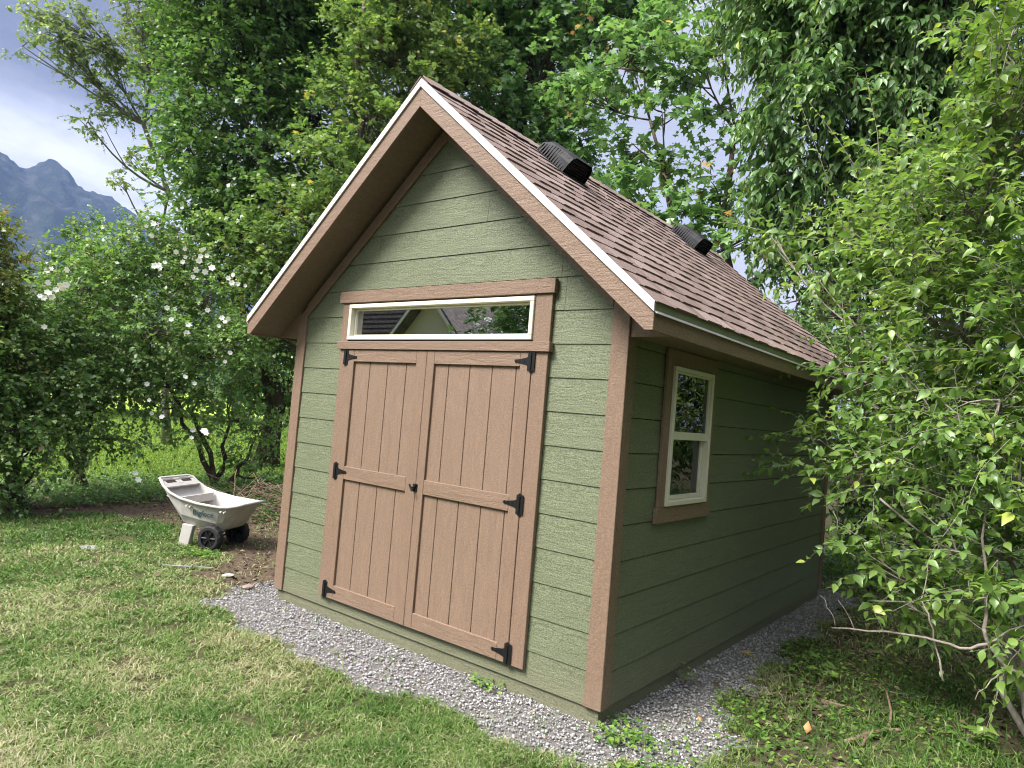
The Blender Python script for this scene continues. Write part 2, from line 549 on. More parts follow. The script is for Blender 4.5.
def tree(name, label, cat, base, blobs, lm, bk, leaf, shape, dens=1.0, per=7, nleaf=12, sl=0.5, trunk_r=0.16, group=None,
         seed=1, grav=0.35, aspect=0.75, twr=0.006, stems=None, up=0.2, clump_r=0.28, hang=0.35, inner=0.35, xl=(), xt=()):
    """blobs: (x,y,z,r[,value]) foliage masses carried by limbs.  One trunk child, one crown child."""
    rg = np.random.default_rng(seed)
    leaf = leaf * 1.3
    root = empty(name, tuple(base))
    tag(root, label, cat, group)
    arr = list(xl); twv = list(xt)
    tb = MB()
    base = np.array(base, float)
    bl = [b if len(b) > 4 else (*b, 0.5) for b in blobs]
    top = max(b[2] for b in bl)
    cen = np.mean([[b[0], b[1]] for b in bl], axis=0)
    if stems is None:
        stems = [(base, np.array([base[0] * .35 + cen[0] * .65, base[1] * .35 + cen[1] * .65, base[2] + (top - base[2]) * 0.9]), trunk_r)]
    stem_pts = []
    for sb, st, sr in stems:
        sb = np.array(sb, float); st = np.array(st, float)
        pts = []
        for t in np.linspace(0, 1, 9):
            w = sb * (1 - t) + st * t + np.append(rg.normal(0, 0.035 * np.linalg.norm(st - sb) * math.sin(math.pi * t), 2), 0)
            pts.append(w)
        rads = [sr * (1.25 if i == 0 else 1) * (1 - 0.75 * i / 8) for i in range(9)]
        tb.tube(pts, rads, 10)
        for i, p in enumerate(pts): stem_pts.append((p, rads[i]))
    for (x, y, z, r, vb) in bl:
        c = np.array([x, y, z])
        # limb from the nearest lower stem point
        best = min(stem_pts, key=lambda q: np.linalg.norm(q[0] - c) + (3 if q[0][2] > z - 0.1 * r else 0))
        s = best[0]
        mid = (s + c) / 2 + np.array([0, 0, -0.12 * np.linalg.norm(c - s)]) + rg.normal(0, .06, 3) * np.linalg.norm(c - s)
        lp = [s * (1 - t) ** 2 + 2 * mid * t * (1 - t) + c * t * t for t in np.linspace(0, 1, 7)]
        lr = max(min(best[1] * 0.65, 0.02 + 0.06 * r), 0.008)
        tb.tube(lp, [lr * (1 - 0.7 * i / 6) for i in range(7)], 7)
        area = 4 * math.pi * r * r
        nc = max(3, int(area * dens * 1.45 / (clump_r * clump_r * 3.6)))
        cp, cd = blob_clusters(c, r, nc, rg, inner=inner)
        # branchlets to clumps
        t5 = np.linspace(0, 1, 5)[None, :, None]
        src = np.array(lp)[rg.integers(3, 7, nc)]
        cv = src[:, None, :] * (1 - t5) + cp[:, None, :] * t5 + np.sin(t5 * math.pi) * rg.normal(0, .06 * r, (nc, 1, 3))
        twv.append(twig_arrays(cv, twr * 2.2, 0.4))
        # shoots in each clump
        vb_c = np.clip(vb + rg.normal(0, .27, nc), 0, 1)
        m = nc * per
        p0 = np.repeat(cp, per, 0) + rg.normal(0, clump_r * 0.45, (m, 3)) * np.array([1, 1, .6])
        d0 = np.repeat(cd, per, 0) * 0.7 + rg.normal(0, .55, (m, 3)) + np.array([0, 0, up])
        res, cur = shoots(p0, d0, sl * (0.6 + 0.7 * rg.random(m)), nleaf, leaf, aspect, shape, grav, vbase=np.clip(np.repeat(vb_c, per) + rg.normal(0, .12, m), 0, 1), rg=rg, hang=hang)
        arr.append(res)
        twv.append(twig_arrays(cur, twr, 0.3))
    V, F, A = cat_arrays(arr)
    cr = tri_mesh('crown', V, F, A, lm, root)
    # trunk mesh with limbs and twigs in one
    base_n = len(tb.v)
    tv = np.array(tb.v); tf = []
    for f in tb.f:
        for i in range(1, len(f) - 1): tf.append((f[0], f[i], f[i + 1]))
    allv = [(tv, np.array(tf), np.zeros(base_n))] + [(v, f, np.zeros(len(v))) for v, f in twv]
    V, F, A = cat_arrays(allv)
    tri_mesh('trunk', V, F, A, bk, root, True)
    return root


def pb(px, py, r, d, v=0.5):
    """a foliage mass seen at (px,py), r pixels in radius, d metres away"""
    p = at(px, py, d)
    dep = np.linalg.norm(p - CAM)
    return (p[0], p[1], p[2], r * dep / FOC, v)


# ------------------------------------------------------------------ the shed
W, D = 3.05, 4.52
ZB = 0.14
SL = 0.853
XR = 1.525
ZT = 3.904           # top of the drip edge at the ridge
OHF, OHB, OHE = 0.308, 0.40, 0.315
G = 0.06

shed = empty('garden_shed', (1.5, 2.2, G))
tag(shed, 'small steep-roofed garden shed with sage green board siding and tan double doors', 'shed')


def zwall(x):
    return 3.70 - SL * abs(x - XR)


def board_wall(name, plane, length, m, gable=False, hole=None, seams=(), flip=1.0, off=0.0, gap=.0016):
    """plane 'y' (front/back, runs along x) or 'x' (side, runs along y). off = plane coordinate, flip = outward sign"""
    mb = MB()
    ztop = 3.70 if gable else 2.38
    zs = [ZB] + [0.127 + 0.2032 * k for k in range(1, 20)]
    rr = random.Random(hash(name) % 1000 if False else len(name))

    def piece(poly):
        # poly of (u,z); outer face tilts, lower edge stands proud
        zlo = cur[0]
        vo = []; vi = []
        for u, z in poly:
            t = 0.0105 - 0.006 * (z - zlo) / 0.2032
            o = off + flip * t; i = off - flip * 0.012
            vo.append((u, o, z) if plane == 'y' else (o, u, z))
            vi.append((u, i, z) if plane == 'y' else (i, u, z))
        n = len(poly)
        mb.add(vo + vi, [tuple(range(n)), tuple(range(2 * n - 1, n - 1, -1))] + [(k, (k + 1) % n, n + (k + 1) % n, n + k) for k in range(n)])

    def clip(u0, u1, z0, z1):
        if u1 - u0 < .004 or z1 - z0 < .004: return
        if not gable:
            piece([(u0, z0), (u1, z0), (u1, z1), (u0, z1)]); return
        # clip rectangle with the two roof slopes
        poly = [(u0, z0), (u1, z0), (u1, z1), (u0, z1)]
        for s in (1, -1):
            out = []
            fn = lambda p: 3.70 - SL * s * (p[0] - XR) - p[1]
            for k in range(len(poly)):
                a, b = poly[k], poly[(k + 1) % len(poly)]
                fa, fb = fn(a), fn(b)
                if fa >= 0: out.append(a)
                if (fa >= 0) != (fb >= 0):
                    t = fa / (fa - fb)
                    out.append((a[0] + (b[0] - a[0]) * t, a[1] + (b[1] - a[1]) * t))
            poly = out
            if len(poly) < 3: return
        piece(poly)

    for k in range(len(zs) - 1):
        z0, z1 = zs[k], min(zs[k + 1], ztop)
        if z0 >= ztop: break
        cur = (z0, z1)
        ends = [0.012, length - 0.012]
        sm = [s for (kk, s) in seams if kk == k]
        cuts = [ends[0]] + sm + [ends[1]]
        for a, b in zip(cuts[:-1], cuts[1:]):
            a2 = a + (0.0012 if a != ends[0] else 0); b2 = b - (0.0012 if b != ends[1] else 0)
            z1 = cur[1] - gap if k < len(zs) - 2 else cur[1]
            if hole and z0 < hole[3] and z1 > hole[2]:
                h0, h1, h2, h3 = hole
                clip(a2, min(b2, h0), z0, z1)
                clip(max(a2, h1), b2, z0, z1)
                clip(max(a2, h0), min(b2, h1), z0, min(z1, h2))
                clip(max(a2, h0), min(b2, h1), max(z0, h3), z1)
            else:
                clip(a2, b2, z0, z1)
    return mb.build(name, m, shed)


TR = (0.655, 2.416, 2.176, 2.450)      # transom opening
board_wall('front_wall', 'y', W, M_GX, True, TR, [(10, 0.3), (11, 2.62), (12, 2.58), (13, 0.9), (14, 1.95)], -1, 0.0)
board_wall('rear_wall', 'y', W, M_GX, True, None, [], 1, D)
SW = (0.56, 1.18, 1.225, 2.10)
board_wall('side_wall', 'x', D, M_GY, False, SW, [(1, 3.2), (2, 2.0), (3, 3.4), (4, 2.45), (5, 3.1), (6, 2.2), (8, 3.0)], 1, W, .0050)
board_wall('side_wall', 'x', D, M_GY, False, None, [(2, 2.0), (5, 3.1)], -1, 0.0)
# inner lining keeps daylight out through the board laps
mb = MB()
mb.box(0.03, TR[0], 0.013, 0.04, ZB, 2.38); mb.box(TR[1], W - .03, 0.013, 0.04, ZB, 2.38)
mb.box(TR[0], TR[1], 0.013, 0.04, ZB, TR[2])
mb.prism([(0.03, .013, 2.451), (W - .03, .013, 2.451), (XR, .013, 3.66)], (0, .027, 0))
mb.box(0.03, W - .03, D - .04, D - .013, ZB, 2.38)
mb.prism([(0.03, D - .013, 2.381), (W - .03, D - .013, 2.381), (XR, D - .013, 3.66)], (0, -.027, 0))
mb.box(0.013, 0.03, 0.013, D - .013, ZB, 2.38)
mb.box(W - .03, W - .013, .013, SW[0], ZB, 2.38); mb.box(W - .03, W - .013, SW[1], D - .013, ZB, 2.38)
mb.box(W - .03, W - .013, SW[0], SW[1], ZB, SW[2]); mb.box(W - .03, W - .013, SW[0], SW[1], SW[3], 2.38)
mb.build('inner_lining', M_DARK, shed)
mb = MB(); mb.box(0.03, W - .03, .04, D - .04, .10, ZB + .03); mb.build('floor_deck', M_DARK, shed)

# skirt: treated rim painted green, set back
mb = MB()
s = 0.004
mb.box(s, W - s, s, s + .035, .0, ZB + .002)
mb.box(s, W - s, D - s - .035, D - s, .0, ZB + .002)
mb.box(s, s + .035, s + .035, D - s - .035, .0, ZB + .002)
mb.box(W - s - .035, W - s, s + .035, D - s - .035, .0, ZB + .002)
mb.build('skirt_board', M_GX, shed, 0.002)

# corner trims: an L of two boards each
tw, tt = 0.088, 0.024
for cx, sx in ((0, 1), (W, -1)):
    for cy, sy in ((0, 1), (D, -1)):
        mb = MB()
        ox, oy = cx - sx * tt, cy - sy * tt
        zt_f = zwall(cx + sx * 0.02) - 0.015
        xa, xb = sorted((ox, cx + sx * tw)); ya, yb = sorted((oy, cy))
        # front piece with its top cut to the roof slope
        zc = lambda x: zwall(x) - 0.012
        mb.prism([(xa, ya, ZB), (xb, ya, ZB), (xb, ya, zc(xb)), (xa, ya, zc(xa))], (0, yb - ya, 0))
        xa, xb = sorted((ox + sx * 0.001, cx)); ya, yb = sorted((cy, cy + sy * (tw - .01)))
        mb.box(xa, xb, ya, yb, ZB, 2.36)
        mb.build('corner_trim', M_BZ, shed, 0.003)

# frieze boards under the rakes, lying on the gable walls
for yy, dy in ((0.0, -1), (D, 1)):
    mb = MB()
    for sgn in (1, -1):
        n_ = Vector((SL * sgn, 0, 1)).normalized()
        e = XR + sgn * (XR - 0.0)
        dz = 0.105
        x_end = XR + sgn * (XR - 0.088)
        p = [(XR, 0, 3.70), (x_end, 0, zwall(x_end)), (x_end, 0, zwall(x_end) - dz), (XR, 0, 3.70 - dz)]
        poly = [(a, yy + dy * 0.012, c) for a, b, c in p]
        mb.prism(poly, (0, dy * 0.016, 0))
    mb.build('frieze_board', M_BX, shed, 0.002)


# roof planes
def zr(x, t=0.0):
    return ZT - SL * abs(x - XR) + t


Y0, Y1 = -OHF, D + OHB
XE = W / 2 + OHE
mb = MB()
for sgn in (1, -1):
    xe = XR + sgn * XE
    # sloped overhang underside + deck as a slab between z-0.19 and z-0.03, inside of the rake boards
    mb.prism([(XR, Y0 + .02, ZT - .15), (xe - sgn * .02, Y0 + .02, zr(xe - sgn * .02) - .15), (xe - sgn * .02, Y0 + .02, zr(xe - sgn * .02) - .012), (XR, Y0 + .02, ZT - .012)], (0, Y1 - Y0 - .04, 0))
mb.build('soffit', M_SOF, shed)
for sgn in (1, -1):
    mb = MB()
    a, b = sorted((XR + sgn * XR + sgn * .014, XR + sgn * (XE - .02)))
    mb.box(a, b, 0.004, D - .004, 2.205, 2.215)
    mb.build('eave_soffit', M_SOF, shed)
# the little returns closing the eave at the gable wall
for yy, dy in ((0.0, -1), (D, 1)):
    for sgn in (1, -1):
        mb = MB()
        x0 = XR + sgn * (XR + tt + .001); x1 = XR + sgn * (XE - .021)
        ya = yy + dy * .006
        mb.prism([(x0, ya, 2.20), (x1, ya, 2.20), (x1, ya, max(2.21, zr(x1) - .152)), (x0, ya, zr(x0) - .152)], (0, -dy * .02, 0))
        mb.build('eave_return', M_BX, shed)

for yy, dy in ((Y0, 1), (Y1, -1)):
    for sgn in (1, -1):
        xe = XR + sgn * XE
        mb = MB()
        zb_ = 2.192
        xk = XR + sgn * ((ZT - .186 - zb_) / SL)
        mb.prism([(XR, yy, ZT - .052), (xe - sgn * .004, yy, zr(xe) - .05), (xe - sgn * .004, yy, zb_), (xk, yy, zb_), (XR, yy, ZT - .186)], (0, dy * .022, 0))
        mb.build('rake_board', M_BX, shed, 0.002)
        # white metal drip edge on the rake
        mb = MB()
        yo = yy - dy * .012
        mb.prism([(XR, yo, ZT - .0535), (xe, yo, zr(xe) - .0515), (xe, yo, zr(xe) - .001), (XR, yo, ZT - .001)], (0, dy * .012, 0))
        mb.prism([(XR, yo + dy * .003, ZT - .0005), (xe, yo + dy * .003, zr(xe) - .0005), (xe, yo + dy * .003, zr(xe) + .0025), (XR, yo + dy * .003, ZT + .0025)], (0, dy * .06, 0))
        mb.build('rake_drip_edge', M_METALW, shed, 0.001)
for sgn in (1, -1):
    xe = XR + sgn * XE
    mb = MB()
    a, b = sorted((xe - sgn * .006, xe - sgn * .026))
    mb.box(a, b, Y0 + .0225, Y1 - .0225, 2.190, zr(xe) - .02)
    mb.build('eave_fascia', M_BY, shed, 0.002)
    mb = MB()
    q_ = MB(); q_.box(*sorted((xe - sgn * .0055, xe + sgn * .001)), Y0 + .002, Y1 - .002, zr(xe) - .046, zr(xe) - .001)
    q_.build('eave_flashing', M_FLASH, shed)
    # kicked-out lower lip
    mb.prism([(xe + sgn * .001, Y0 + .002, zr(xe) - .044), (xe + sgn * .010, Y0 + .002, zr(xe) - .056), (xe + sgn * .010, Y0 + .002, zr(xe) - .060), (xe - sgn * .004, Y0 + .002, zr(xe) - .050)], (0, Y1 - Y0 - .004, 0))
    mb.build('eave_drip_edge', M_METALW, shed)

# shingles: courses with laminated tabs
rs = random.Random(3)
slen = XE * math.sqrt(1 + SL * SL) + 0.012
expo = 0.1385
for sgn in (1, -1):
    mb = MB()
    u = Vector((sgn, 0, -SL)).normalized(); nrm = Vector((sgn * SL, 0, 1)).normalized()
    O = Vector((XR, 0, ZT + .003))

    def sp(s_, y_, h_):
        q = O + u * s_ + nrm * h_
        return (q.x, y_, q.z)

    def slab(s0, s1, ya, yb, h0, h1, th, a):
        mb.add([sp(s0, ya, h0), sp(s1, ya, h1 - th), sp(s1, yb, h1 - th), sp(s0, yb, h0), sp(s0, ya, h0 + .001), sp(s1, ya, h1), sp(s1, yb, h1), sp(s0, yb, h0 + .001)],
               [(0, 3, 2, 1), (4, 5, 6, 7), (0, 1, 5, 4), (1, 2, 6, 5), (2, 3, 7, 6), (3, 0, 4, 7)], 0, a)

    nc = int(slen / expo) + 1
    for c in range(nc):
        s1 = slen - c * expo
        s0 = max(s1 - expo - .012, 0.0)
        if s1 < 0.03: break
        y = Y0 - .006
        yend = Y1 + .006
        first = True
        while y < yend - .001:
            w_ = rs.choice((0.32, 0.5, 0.66, 0.99)) if not first else rs.uniform(.1, .9)
            first = False
            y2 = min(y + w_, yend)
            jit = rs.uniform(-.0015, .0015)
            slab(s0, s1 + jit, y + .0008, y2 - .0008,   .0002, .0070, .0058, rs.uniform(.15, .75))
            y = y2
        y = Y0 - .006 + rs.uniform(0, .25)
        while y < yend - .05:
            w_ = rs.uniform(.12, .34)
            y2 = min(y + w_, yend)
            slab(s0, s1 - rs.uniform(0, .003), y, y2, .0012, .0125, .0062, rs.uniform(.25, 1.0))
            y = y2 + rs.uniform(.04, .17)
    mb.build('shingles', M_SHING, shed, fixn=False, attr=True)
mb = MB()
y = Y0 - .008
while y < Y1 - .05:
    y2 = min(y + .165, Y1 + .008)
    a = rs.uniform(.2, .9)
    for sgn in (1, -1):
        u = Vector((sgn, 0, -SL)).normalized(); nrm = Vector((sgn * SL, 0, 1)).normalized()
        O = Vector((XR, 0, ZT + .003))
        q = lambda s_, yy_, h_: (O.x + u.x * s_ + nrm.x * h_, yy_, O.z + u.z * s_ + nrm.z * h_)
        mb.add([q(0, y, .014), q(.125, y, .012), q(.125, y2, .019), q(0, y2, .021), q(0, y, .022), q(.125, y, .018), q(.125, y2, .024), q(0, y2, .028)],
               [(0, 3, 2, 1), (4, 5, 6, 7), (0, 1, 5, 4), (1, 2, 6, 5), (2, 3, 7, 6), (3, 0, 4, 7)], 0, a)
    y = y2 - .012
mb.build('ridge_cap', M_SHING, shed, fixn=False, attr=True)


# roof vents on the right slope
def roof_vent(yc):
    u = Vector((1, 0, -SL)).normalized(); nrm = Vector((SL, 0, 1)).normalized()
    s0 = (1.60 - XR) * math.sqrt(1 + SL * SL)
    O = Vector((XR, yc, ZT + .012))
    q = lambda s_, y_, h_: tuple(O + u * (s0 + s_) + nrm * h_ + Vector((0, y_, 0)))
    mb = MB()
    # low flange
    mb.add([q(-.05, -.20, .002), q(.44, -.20, .002), q(.44, .20, .002), q(-.05, .20, .002), q(-.05, -.20, .006), q(.44, -.20, .006), q(.44, .20, .006), q(-.05, .20, .006)],
           [(0, 3, 2, 1), (4, 5, 6, 7), (0, 1, 5, 4), (1, 2, 6, 5), (2, 3, 7, 6), (3, 0, 4, 7)])
    # hood: lofted outline, low and narrow up-slope, tall down-slope
    secs = [(0.0, .10, .03, .11), (.04, .125, .085, .14), (.11, .135, .130, .152), (.32, .140, .150, .160), (.395, .138, .146, .160)]
    ring = []
    for s_, wt, h, wb in secs:
        ring.append([q(s_, -wb, .006), q(s_, -wb + .006, h * .55), q(s_, -wt, h * .88), q(s_, -wt + .03, h), q(s_, wt - .03, h), q(s_, wt, h * .88), q(s_, wb - .006, h * .55), q(s_, wb, .006)])
    vs = [p for r in ring for p in r]
    fs = []
    k = 8
    for i in range(len(ring) - 1):
        for j in range(k - 1):
            fs.append((i * k + j, i * k + j + 1, (i + 1) * k + j + 1, (i + 1) * k + j))
    fs.append(tuple(range(k)))
    mb.add(vs, fs)
    # ribs along both flanks
    for i in range(11):
        s_ = .05 + .03 * i
        h = .085 + min(.055, i * .012)
        for sg in (1, -1):
            w0 = .158
            mb.add([q(s_, sg * w0, .006), q(s_ + .012, sg * w0, .006), q(s_ + .012, sg * (w0 + .008), .006), q(s_, sg * (w0 + .008), .006),
                    q(s_, sg * .134, h * .86), q(s_ + .012, sg * .134, h * .86), q(s_ + .012, sg * .144, h * .86), q(s_, sg * .144, h * .86)],
                   [(0, 3, 2, 1), (4, 5, 6, 7), (0, 1, 5, 4), (1, 2, 6, 5), (2, 3, 7, 6), (3, 0, 4, 7)])
    o = mb.build('roof_vent', M_VENT, shed)
    # louvre face at the open down-slope end
    mb = MB()
    for i in range(6):
        h = .012 + .021 * i
        mb.add([q(.375, -.14, h), q(.392, -.14, h - .004), q(.392, .14, h - .004), q(.375, .14, h), q(.375, -.14, h + .003), q(.392, -.14, h - .001), q(.392, .14, h - .001), q(.375, .14, h + .003)],
               [(0, 3, 2, 1), (4, 5, 6, 7), (0, 1, 5, 4), (1, 2, 6, 5), (2, 3, 7, 6), (3, 0, 4, 7)])
    mb.add([q(.36, -.15, .006), q(.36, .15, .006), q(.36, .13, .13), q(.36, -.13, .13)], [(0, 1, 2, 3)])
    mb.build('louvre', M_VENT, o)
    return o


roof_vent(1.02)
roof_vent(3.50)

# ---- front doors
DZ0, DZ1 = 0.225, 2.102
XL, XM, XRR = 0.667, 1.532, 2.430
for x0, x1, st0, st1, grooves, hx, hs in ((XL, XM - .0015, .759, 1.432, (.93, 1.125, 1.32), XL, 1), (XM + .0015, XRR, 1.606, 2.345, (1.731, 1.922, 2.113, 2.306), XRR, -1)):
    leaf = MB()
    # grooved panel: strips with 5 mm grooves between them
    cuts = [st0 - .02] + list(grooves) + [st1 + .02]
    for a, b in zip(cuts[:-1], cuts[1:]):
        leaf.box(a + .003, b - .003, -.028, -.014, DZ0 + .05, DZ1 - .05)
    leaf.box(x0 + .01, x1 - .01, -.022, -.0135, DZ0 + .01, DZ1 - .01)
    lf = leaf.build('door_panel', M_DOORP, shed, 0.002)
    tag(lf, None)
    for b_ in ((x0, st0), (st1, x1)):
        mb = MB(); mb.box(b_[0], b_[1], -.046, -.0285, DZ0, DZ1); mb.build('door_stile', M_BZ, lf, 0.0025)
    for b_ in ((2.012, DZ1), (1.122, 1.220), (DZ0, .328)):
        mb = MB(); mb.box(st0 + .0008, st1 - .0008, -.0455, -.0285, b_[0], b_[1]); mb.build('door_rail', M_BX, lf, 0.0025)
    # T hinges
    for hz in (2.045, 1.175, 0.285):
        h = MB()
        kx = hx
        yy = -.0465
        # upright plate on the casing side and its knuckle
        a, b = sorted((kx - hs * .028, kx + hs * .024))
        h.box(a, b, yy - .004, yy, hz - .058, hz + .058)
        for e in (-.058, .058):
            h.prism([(kx - .014, yy, hz + e), (kx + .014, yy, hz + e), (kx + .008, yy, hz + e + math.copysign(.009, e)), (kx - .008, yy, hz + e + math.copysign(.009, e))], (0, -.004, 0))
        h.tube([(kx, yy - .006, hz - .05), (kx, yy - .006, hz + .05)], [.007, .007], 8)
        # tapering strap with a spade tip
        sx_ = lambda d: kx + hs * d
        h.prism([(sx_(.018), yy, hz - .030), (sx_(.040), yy, hz - .020), (sx_(.105), yy, hz - .009), (sx_(.118), yy, hz - .011), (sx_(.128), yy, hz), (sx_(.118), yy, hz + .011), (sx_(.105), yy, hz + .009), (sx_(.040), yy, hz + .020), (sx_(.018), yy, hz + .030)], (0, -.0035, 0))
        for dx_ in (.05, .085, .115):
            h.tube([(sx_(dx_), yy - .003, hz), (sx_(dx_), yy - .0065, hz)], [.004, .003], 8)
        h.build('hinge', M_BLACK, lf)
# latch
mb = MB()
mb.box(1.512, 1.552, -.052, -.0465, 1.135, 1.185)
mb.tube([(1.530, -.052, 1.160), (1.530, -.085, 1.160)], [.007, .006], 8)
mb.tube([(1.515, -.088, 1.182), (1.545, -.088, 1.140)], [.007, .008], 8)
mb.tube([(1.520, -.056, 1.138), (1.548, -.056, 1.186)], [.006, .006], 8)
mb.build('door_latch', M_BLACK, shed, smooth=False)

# casings
def part(name, m, bxs, bev=.0025, parent=None):
    for b_ in bxs:
        q_ = MB(); q_.box(*b_); q_.build(name, m, parent or shed, bev)


part('door_casing', M_BZ, [(.580, XL - .002, -.040, -.013, .220, 2.104), (XRR + .002, 2.545, -.040, -.013, .220, 2.104), (.566, .652, -.037, -.013, 2.166, 2.461), (2.420, 2.545, -.037, -.013, 2.166, 2.461)])
part('door_header', M_BX, [(.553, 2.563, -.058, -.013, 2.1045, 2.1655), (.532, 2.566, -.052, -.013, 2.4615, 2.552)], .003)


def window_unit(name, plane, rect, off, flip, divided, parent=shed):
    """rect (u0,u1,z0,z1) outer frame; returns the frame part"""
    u0, u1, z0, z1 = rect

    def bx(mb, a, b, c, d, o0, o1):
        lo, hi = sorted((off + flip * o0, off + flip * o1))
        if plane == 'y': mb.box(a, b, lo, hi, c, d)
        else: mb.box(lo, hi, a, b, c, d)
    mb = MB(); f = 0.030
    bx(mb, u0, u1, z0, z0 + f, -.05, .052); bx(mb, u0, u1, z1 - f, z1, -.05, .052)
    bx(mb, u0, u0 + f, z0 + f, z1 - f, -.05, .0515); bx(mb, u1 - f, u1, z0 + f, z1 - f, -.05, .0515)
    fr = mb.build(name, M_CREAM, parent, 0.003)
    if divided:
        zm = (1.64, 1.69)
        mb = MB(); g = .028
        a, b = u0 + f + .001, u1 - f - .001
        # upper sash (outer) and lower sash (set in)
        bx(mb, a, b, zm[0], zm[1], .012, .040)
        bx(mb, a, b, z1 - f - .012, z1 - f - .001, .012, .036)
        bx(mb, a, a + .012, zm[1], z1 - f - .013, .012, .036); bx(mb, b - .012, b, zm[1], z1 - f - .013, .012, .036)
        mb.build('sash', M_CREAM, fr, 0.002)
        mb = MB()
        bx(mb, a, b, z0 + f + .001, z0 + f + g, -.016, .010)
        bx(mb, a, a + g, z0 + f + g, zm[0] - .002, -.016, .0095); bx(mb, b - g, b, z0 + f + g, zm[0] - .002, -.016, .0095)
        mb.build('sash', M_CREAM, fr, 0.002)
        mb = MB(); bx(mb, a + .002, b - .002, zm[1] - .004, z1 - f - .004, .020, .023); mb.build('pane', M_GLASS2, fr)
        mb = MB(); bx(mb, a + .01, b - .01, z0 + f + .01, zm[0] + .002, -.006, -.003); mb.build('pane', M_GLASS2, fr)
    else:
        mb = MB(); g = .012
        a, b, c, d = u0 + f + .001, u1 - f - .001, z0 + f + .001, z1 - f - .001
        bx(mb, a, b, c, c + g, -.03, .012); bx(mb, a, b, d - g, d, -.03, .012); bx(mb, a, a + g, c + g, d - g, -.03, .0115); bx(mb, b - g, b, c + g, d - g, -.03, .0115)
        mb.build('sash', M_CREAM, fr, 0.002)
        mb = MB(); bx(mb, a + .004, b - .004, c + .004, d - .004, -.012, -.009); mb.build('pane', M_GLASS, fr)
    return fr


window_unit('transom_window', 'y', (.654, 2.4175, 2.1775, 2.449), 0.0, -1, False)
window_unit('side_window', 'x', (.561, 1.179, 1.227, 2.098), W, 1, True)
part('window_casing', M_BZ, [(W + .0115, W + .034, .480, .559, 1.222, 2.20), (W + .0115, W + .034, 1.181, 1.260, 1.222, 2.20), (W + .0115, W + .034, .5595, 1.1805, 2.1, 2.20)])
mb = MB()
mb.box(W + .0135, W + .037, .452, 1.290, 1.125, 1.2215)
mb.build('window_sill', M_BY, shed, 0.0025)

# ------------------------------------------------------------------ ground
GPOLY_FRONT = [(-.45, -.05), (-.24, -.50), (.6, -.62), (1.4, -.55), (2.27, -.52), (3.2, -.42), (3.72, -.30), (3.70, .2), (3.52, .9), (3.44, 1.5), (3.40, 2.7), (3.36, 4.7), (3.1, 5.0), (-.3, 5.0), (-.42, 2.0)]


def in_poly(x, y, poly):
    r = np.zeros(x.shape, bool)
    n = len(poly)
    for i in range(n):
        x0, y0 = poly[i]; x1, y1 = poly[(i + 1) % n]
        c = ((y0 > y) != (y1 > y)) & (x < (x1 - x0) * (y - y0) / (y1 - y0 + 1e-12) + x0)
        r ^= c
    return r


def gravel_mask(x, y):
    jx = (fbm(x, y, 3.2, 6) - .5) * .55; jy = (fbm(x + 31, y + 5, 3.2, 6) - .5) * .55
    return in_poly(x + jx, y + jy, GPOLY_FRONT)


def soil_mask(x, y):
    """bare earth: 0..1"""
    # strip under the left hedge, patch beside the wheelbarrow and the shaded right side
    jx = (fbm(x, y, 1.6) - .5) * .7; jy = (fbm(x + 9, y + 4, 1.6) - .5) * .7
    poly = [(-.1, .05), (-.8, -.02), (-1.7, .45), (-2.9, .75), (-4.2, .55), (-4.8, -.4), (-5.3, -1.8), (-7.4, -2.4), (-7.6, 5.5), (-.1, 6)]
    s = in_poly(x + jx, y + jy, poly) * .95
    pt = np.exp(-(((x + .8) / .75) ** 2 + ((y - .15) / .45) ** 2) * 1.2) * (.5 + fbm(x, y, 3))
    r = .75 * np.clip(1 - np.clip((x - 4.0) / .4, 0, 1) * np.clip((1.7 - y) / .5, 0, 1), 0, 1) * np.clip((x - 3.3) / .5, 0, 1) * np.clip((y + .6) / 1.0, 0, 1) * np.clip(fbm(x, y, 1.4) * 2.2 - .35, 0, 1)
    return np.clip(np.maximum.reduce([s, pt, r]), 0, 1)


def gz(x, y):
    return G + (fbm(x, y, .55) - .5) * .05 * np.clip(np.hypot(np.maximum(np.abs(x - 1.5) - 2.2, 0), np.maximum(np.abs(y - 2.2) - 3.0, 0)) / 1.5, 0, 1)


def axis(lo, hi, c0, c1, fine):
    a = list(np.arange(c0, c1 + 1e-6, fine))
    st = fine; p = c1
    while p < hi: st *= 1.35; p = min(p + st, hi); a.append(p)
    st = fine; p = c0
    while p > lo: st *= 1.35; p = max(p - st, lo); a.insert(0, p)
    return np.array(a)


ax = axis(-1900, 1900, -8, 7, .06); ay = axis(-1900, 1900, -4, 9, .06)
X, Y = np.meshgrid(ax, ay, indexing='ij')
Z = gz(X, Y) + (fbm(X, Y, 9) - .5) * .012
gm = gravel_mask(X, Y); sm = soil_mask(X, Y)
Z = np.where(gm, Z - .012, Z)
V = np.stack([X, Y, Z], -1).reshape(-1, 3)
nx, ny = X.shape
idx = np.arange(nx * ny).reshape(nx, ny)
a, b, c, d = idx[:-1, :-1].ravel(), idx[1:, :-1].ravel(), idx[1:, 1:].ravel(), idx[:-1, 1:].ravel()
F = np.concatenate([np.stack([a, b, c], 1), np.stack([a, c, d], 1)])
mG, nt, out = mat('ground')
tc = N(nt, 'ShaderNodeTexCoord')
a_g = N(nt, 'ShaderNodeAttribute', attribute_name='gravel'); a_s = N(nt, 'ShaderNodeAttribute', attribute_name='soil'); a_f = N(nt, 'ShaderNodeAttribute', attribute_name='far')
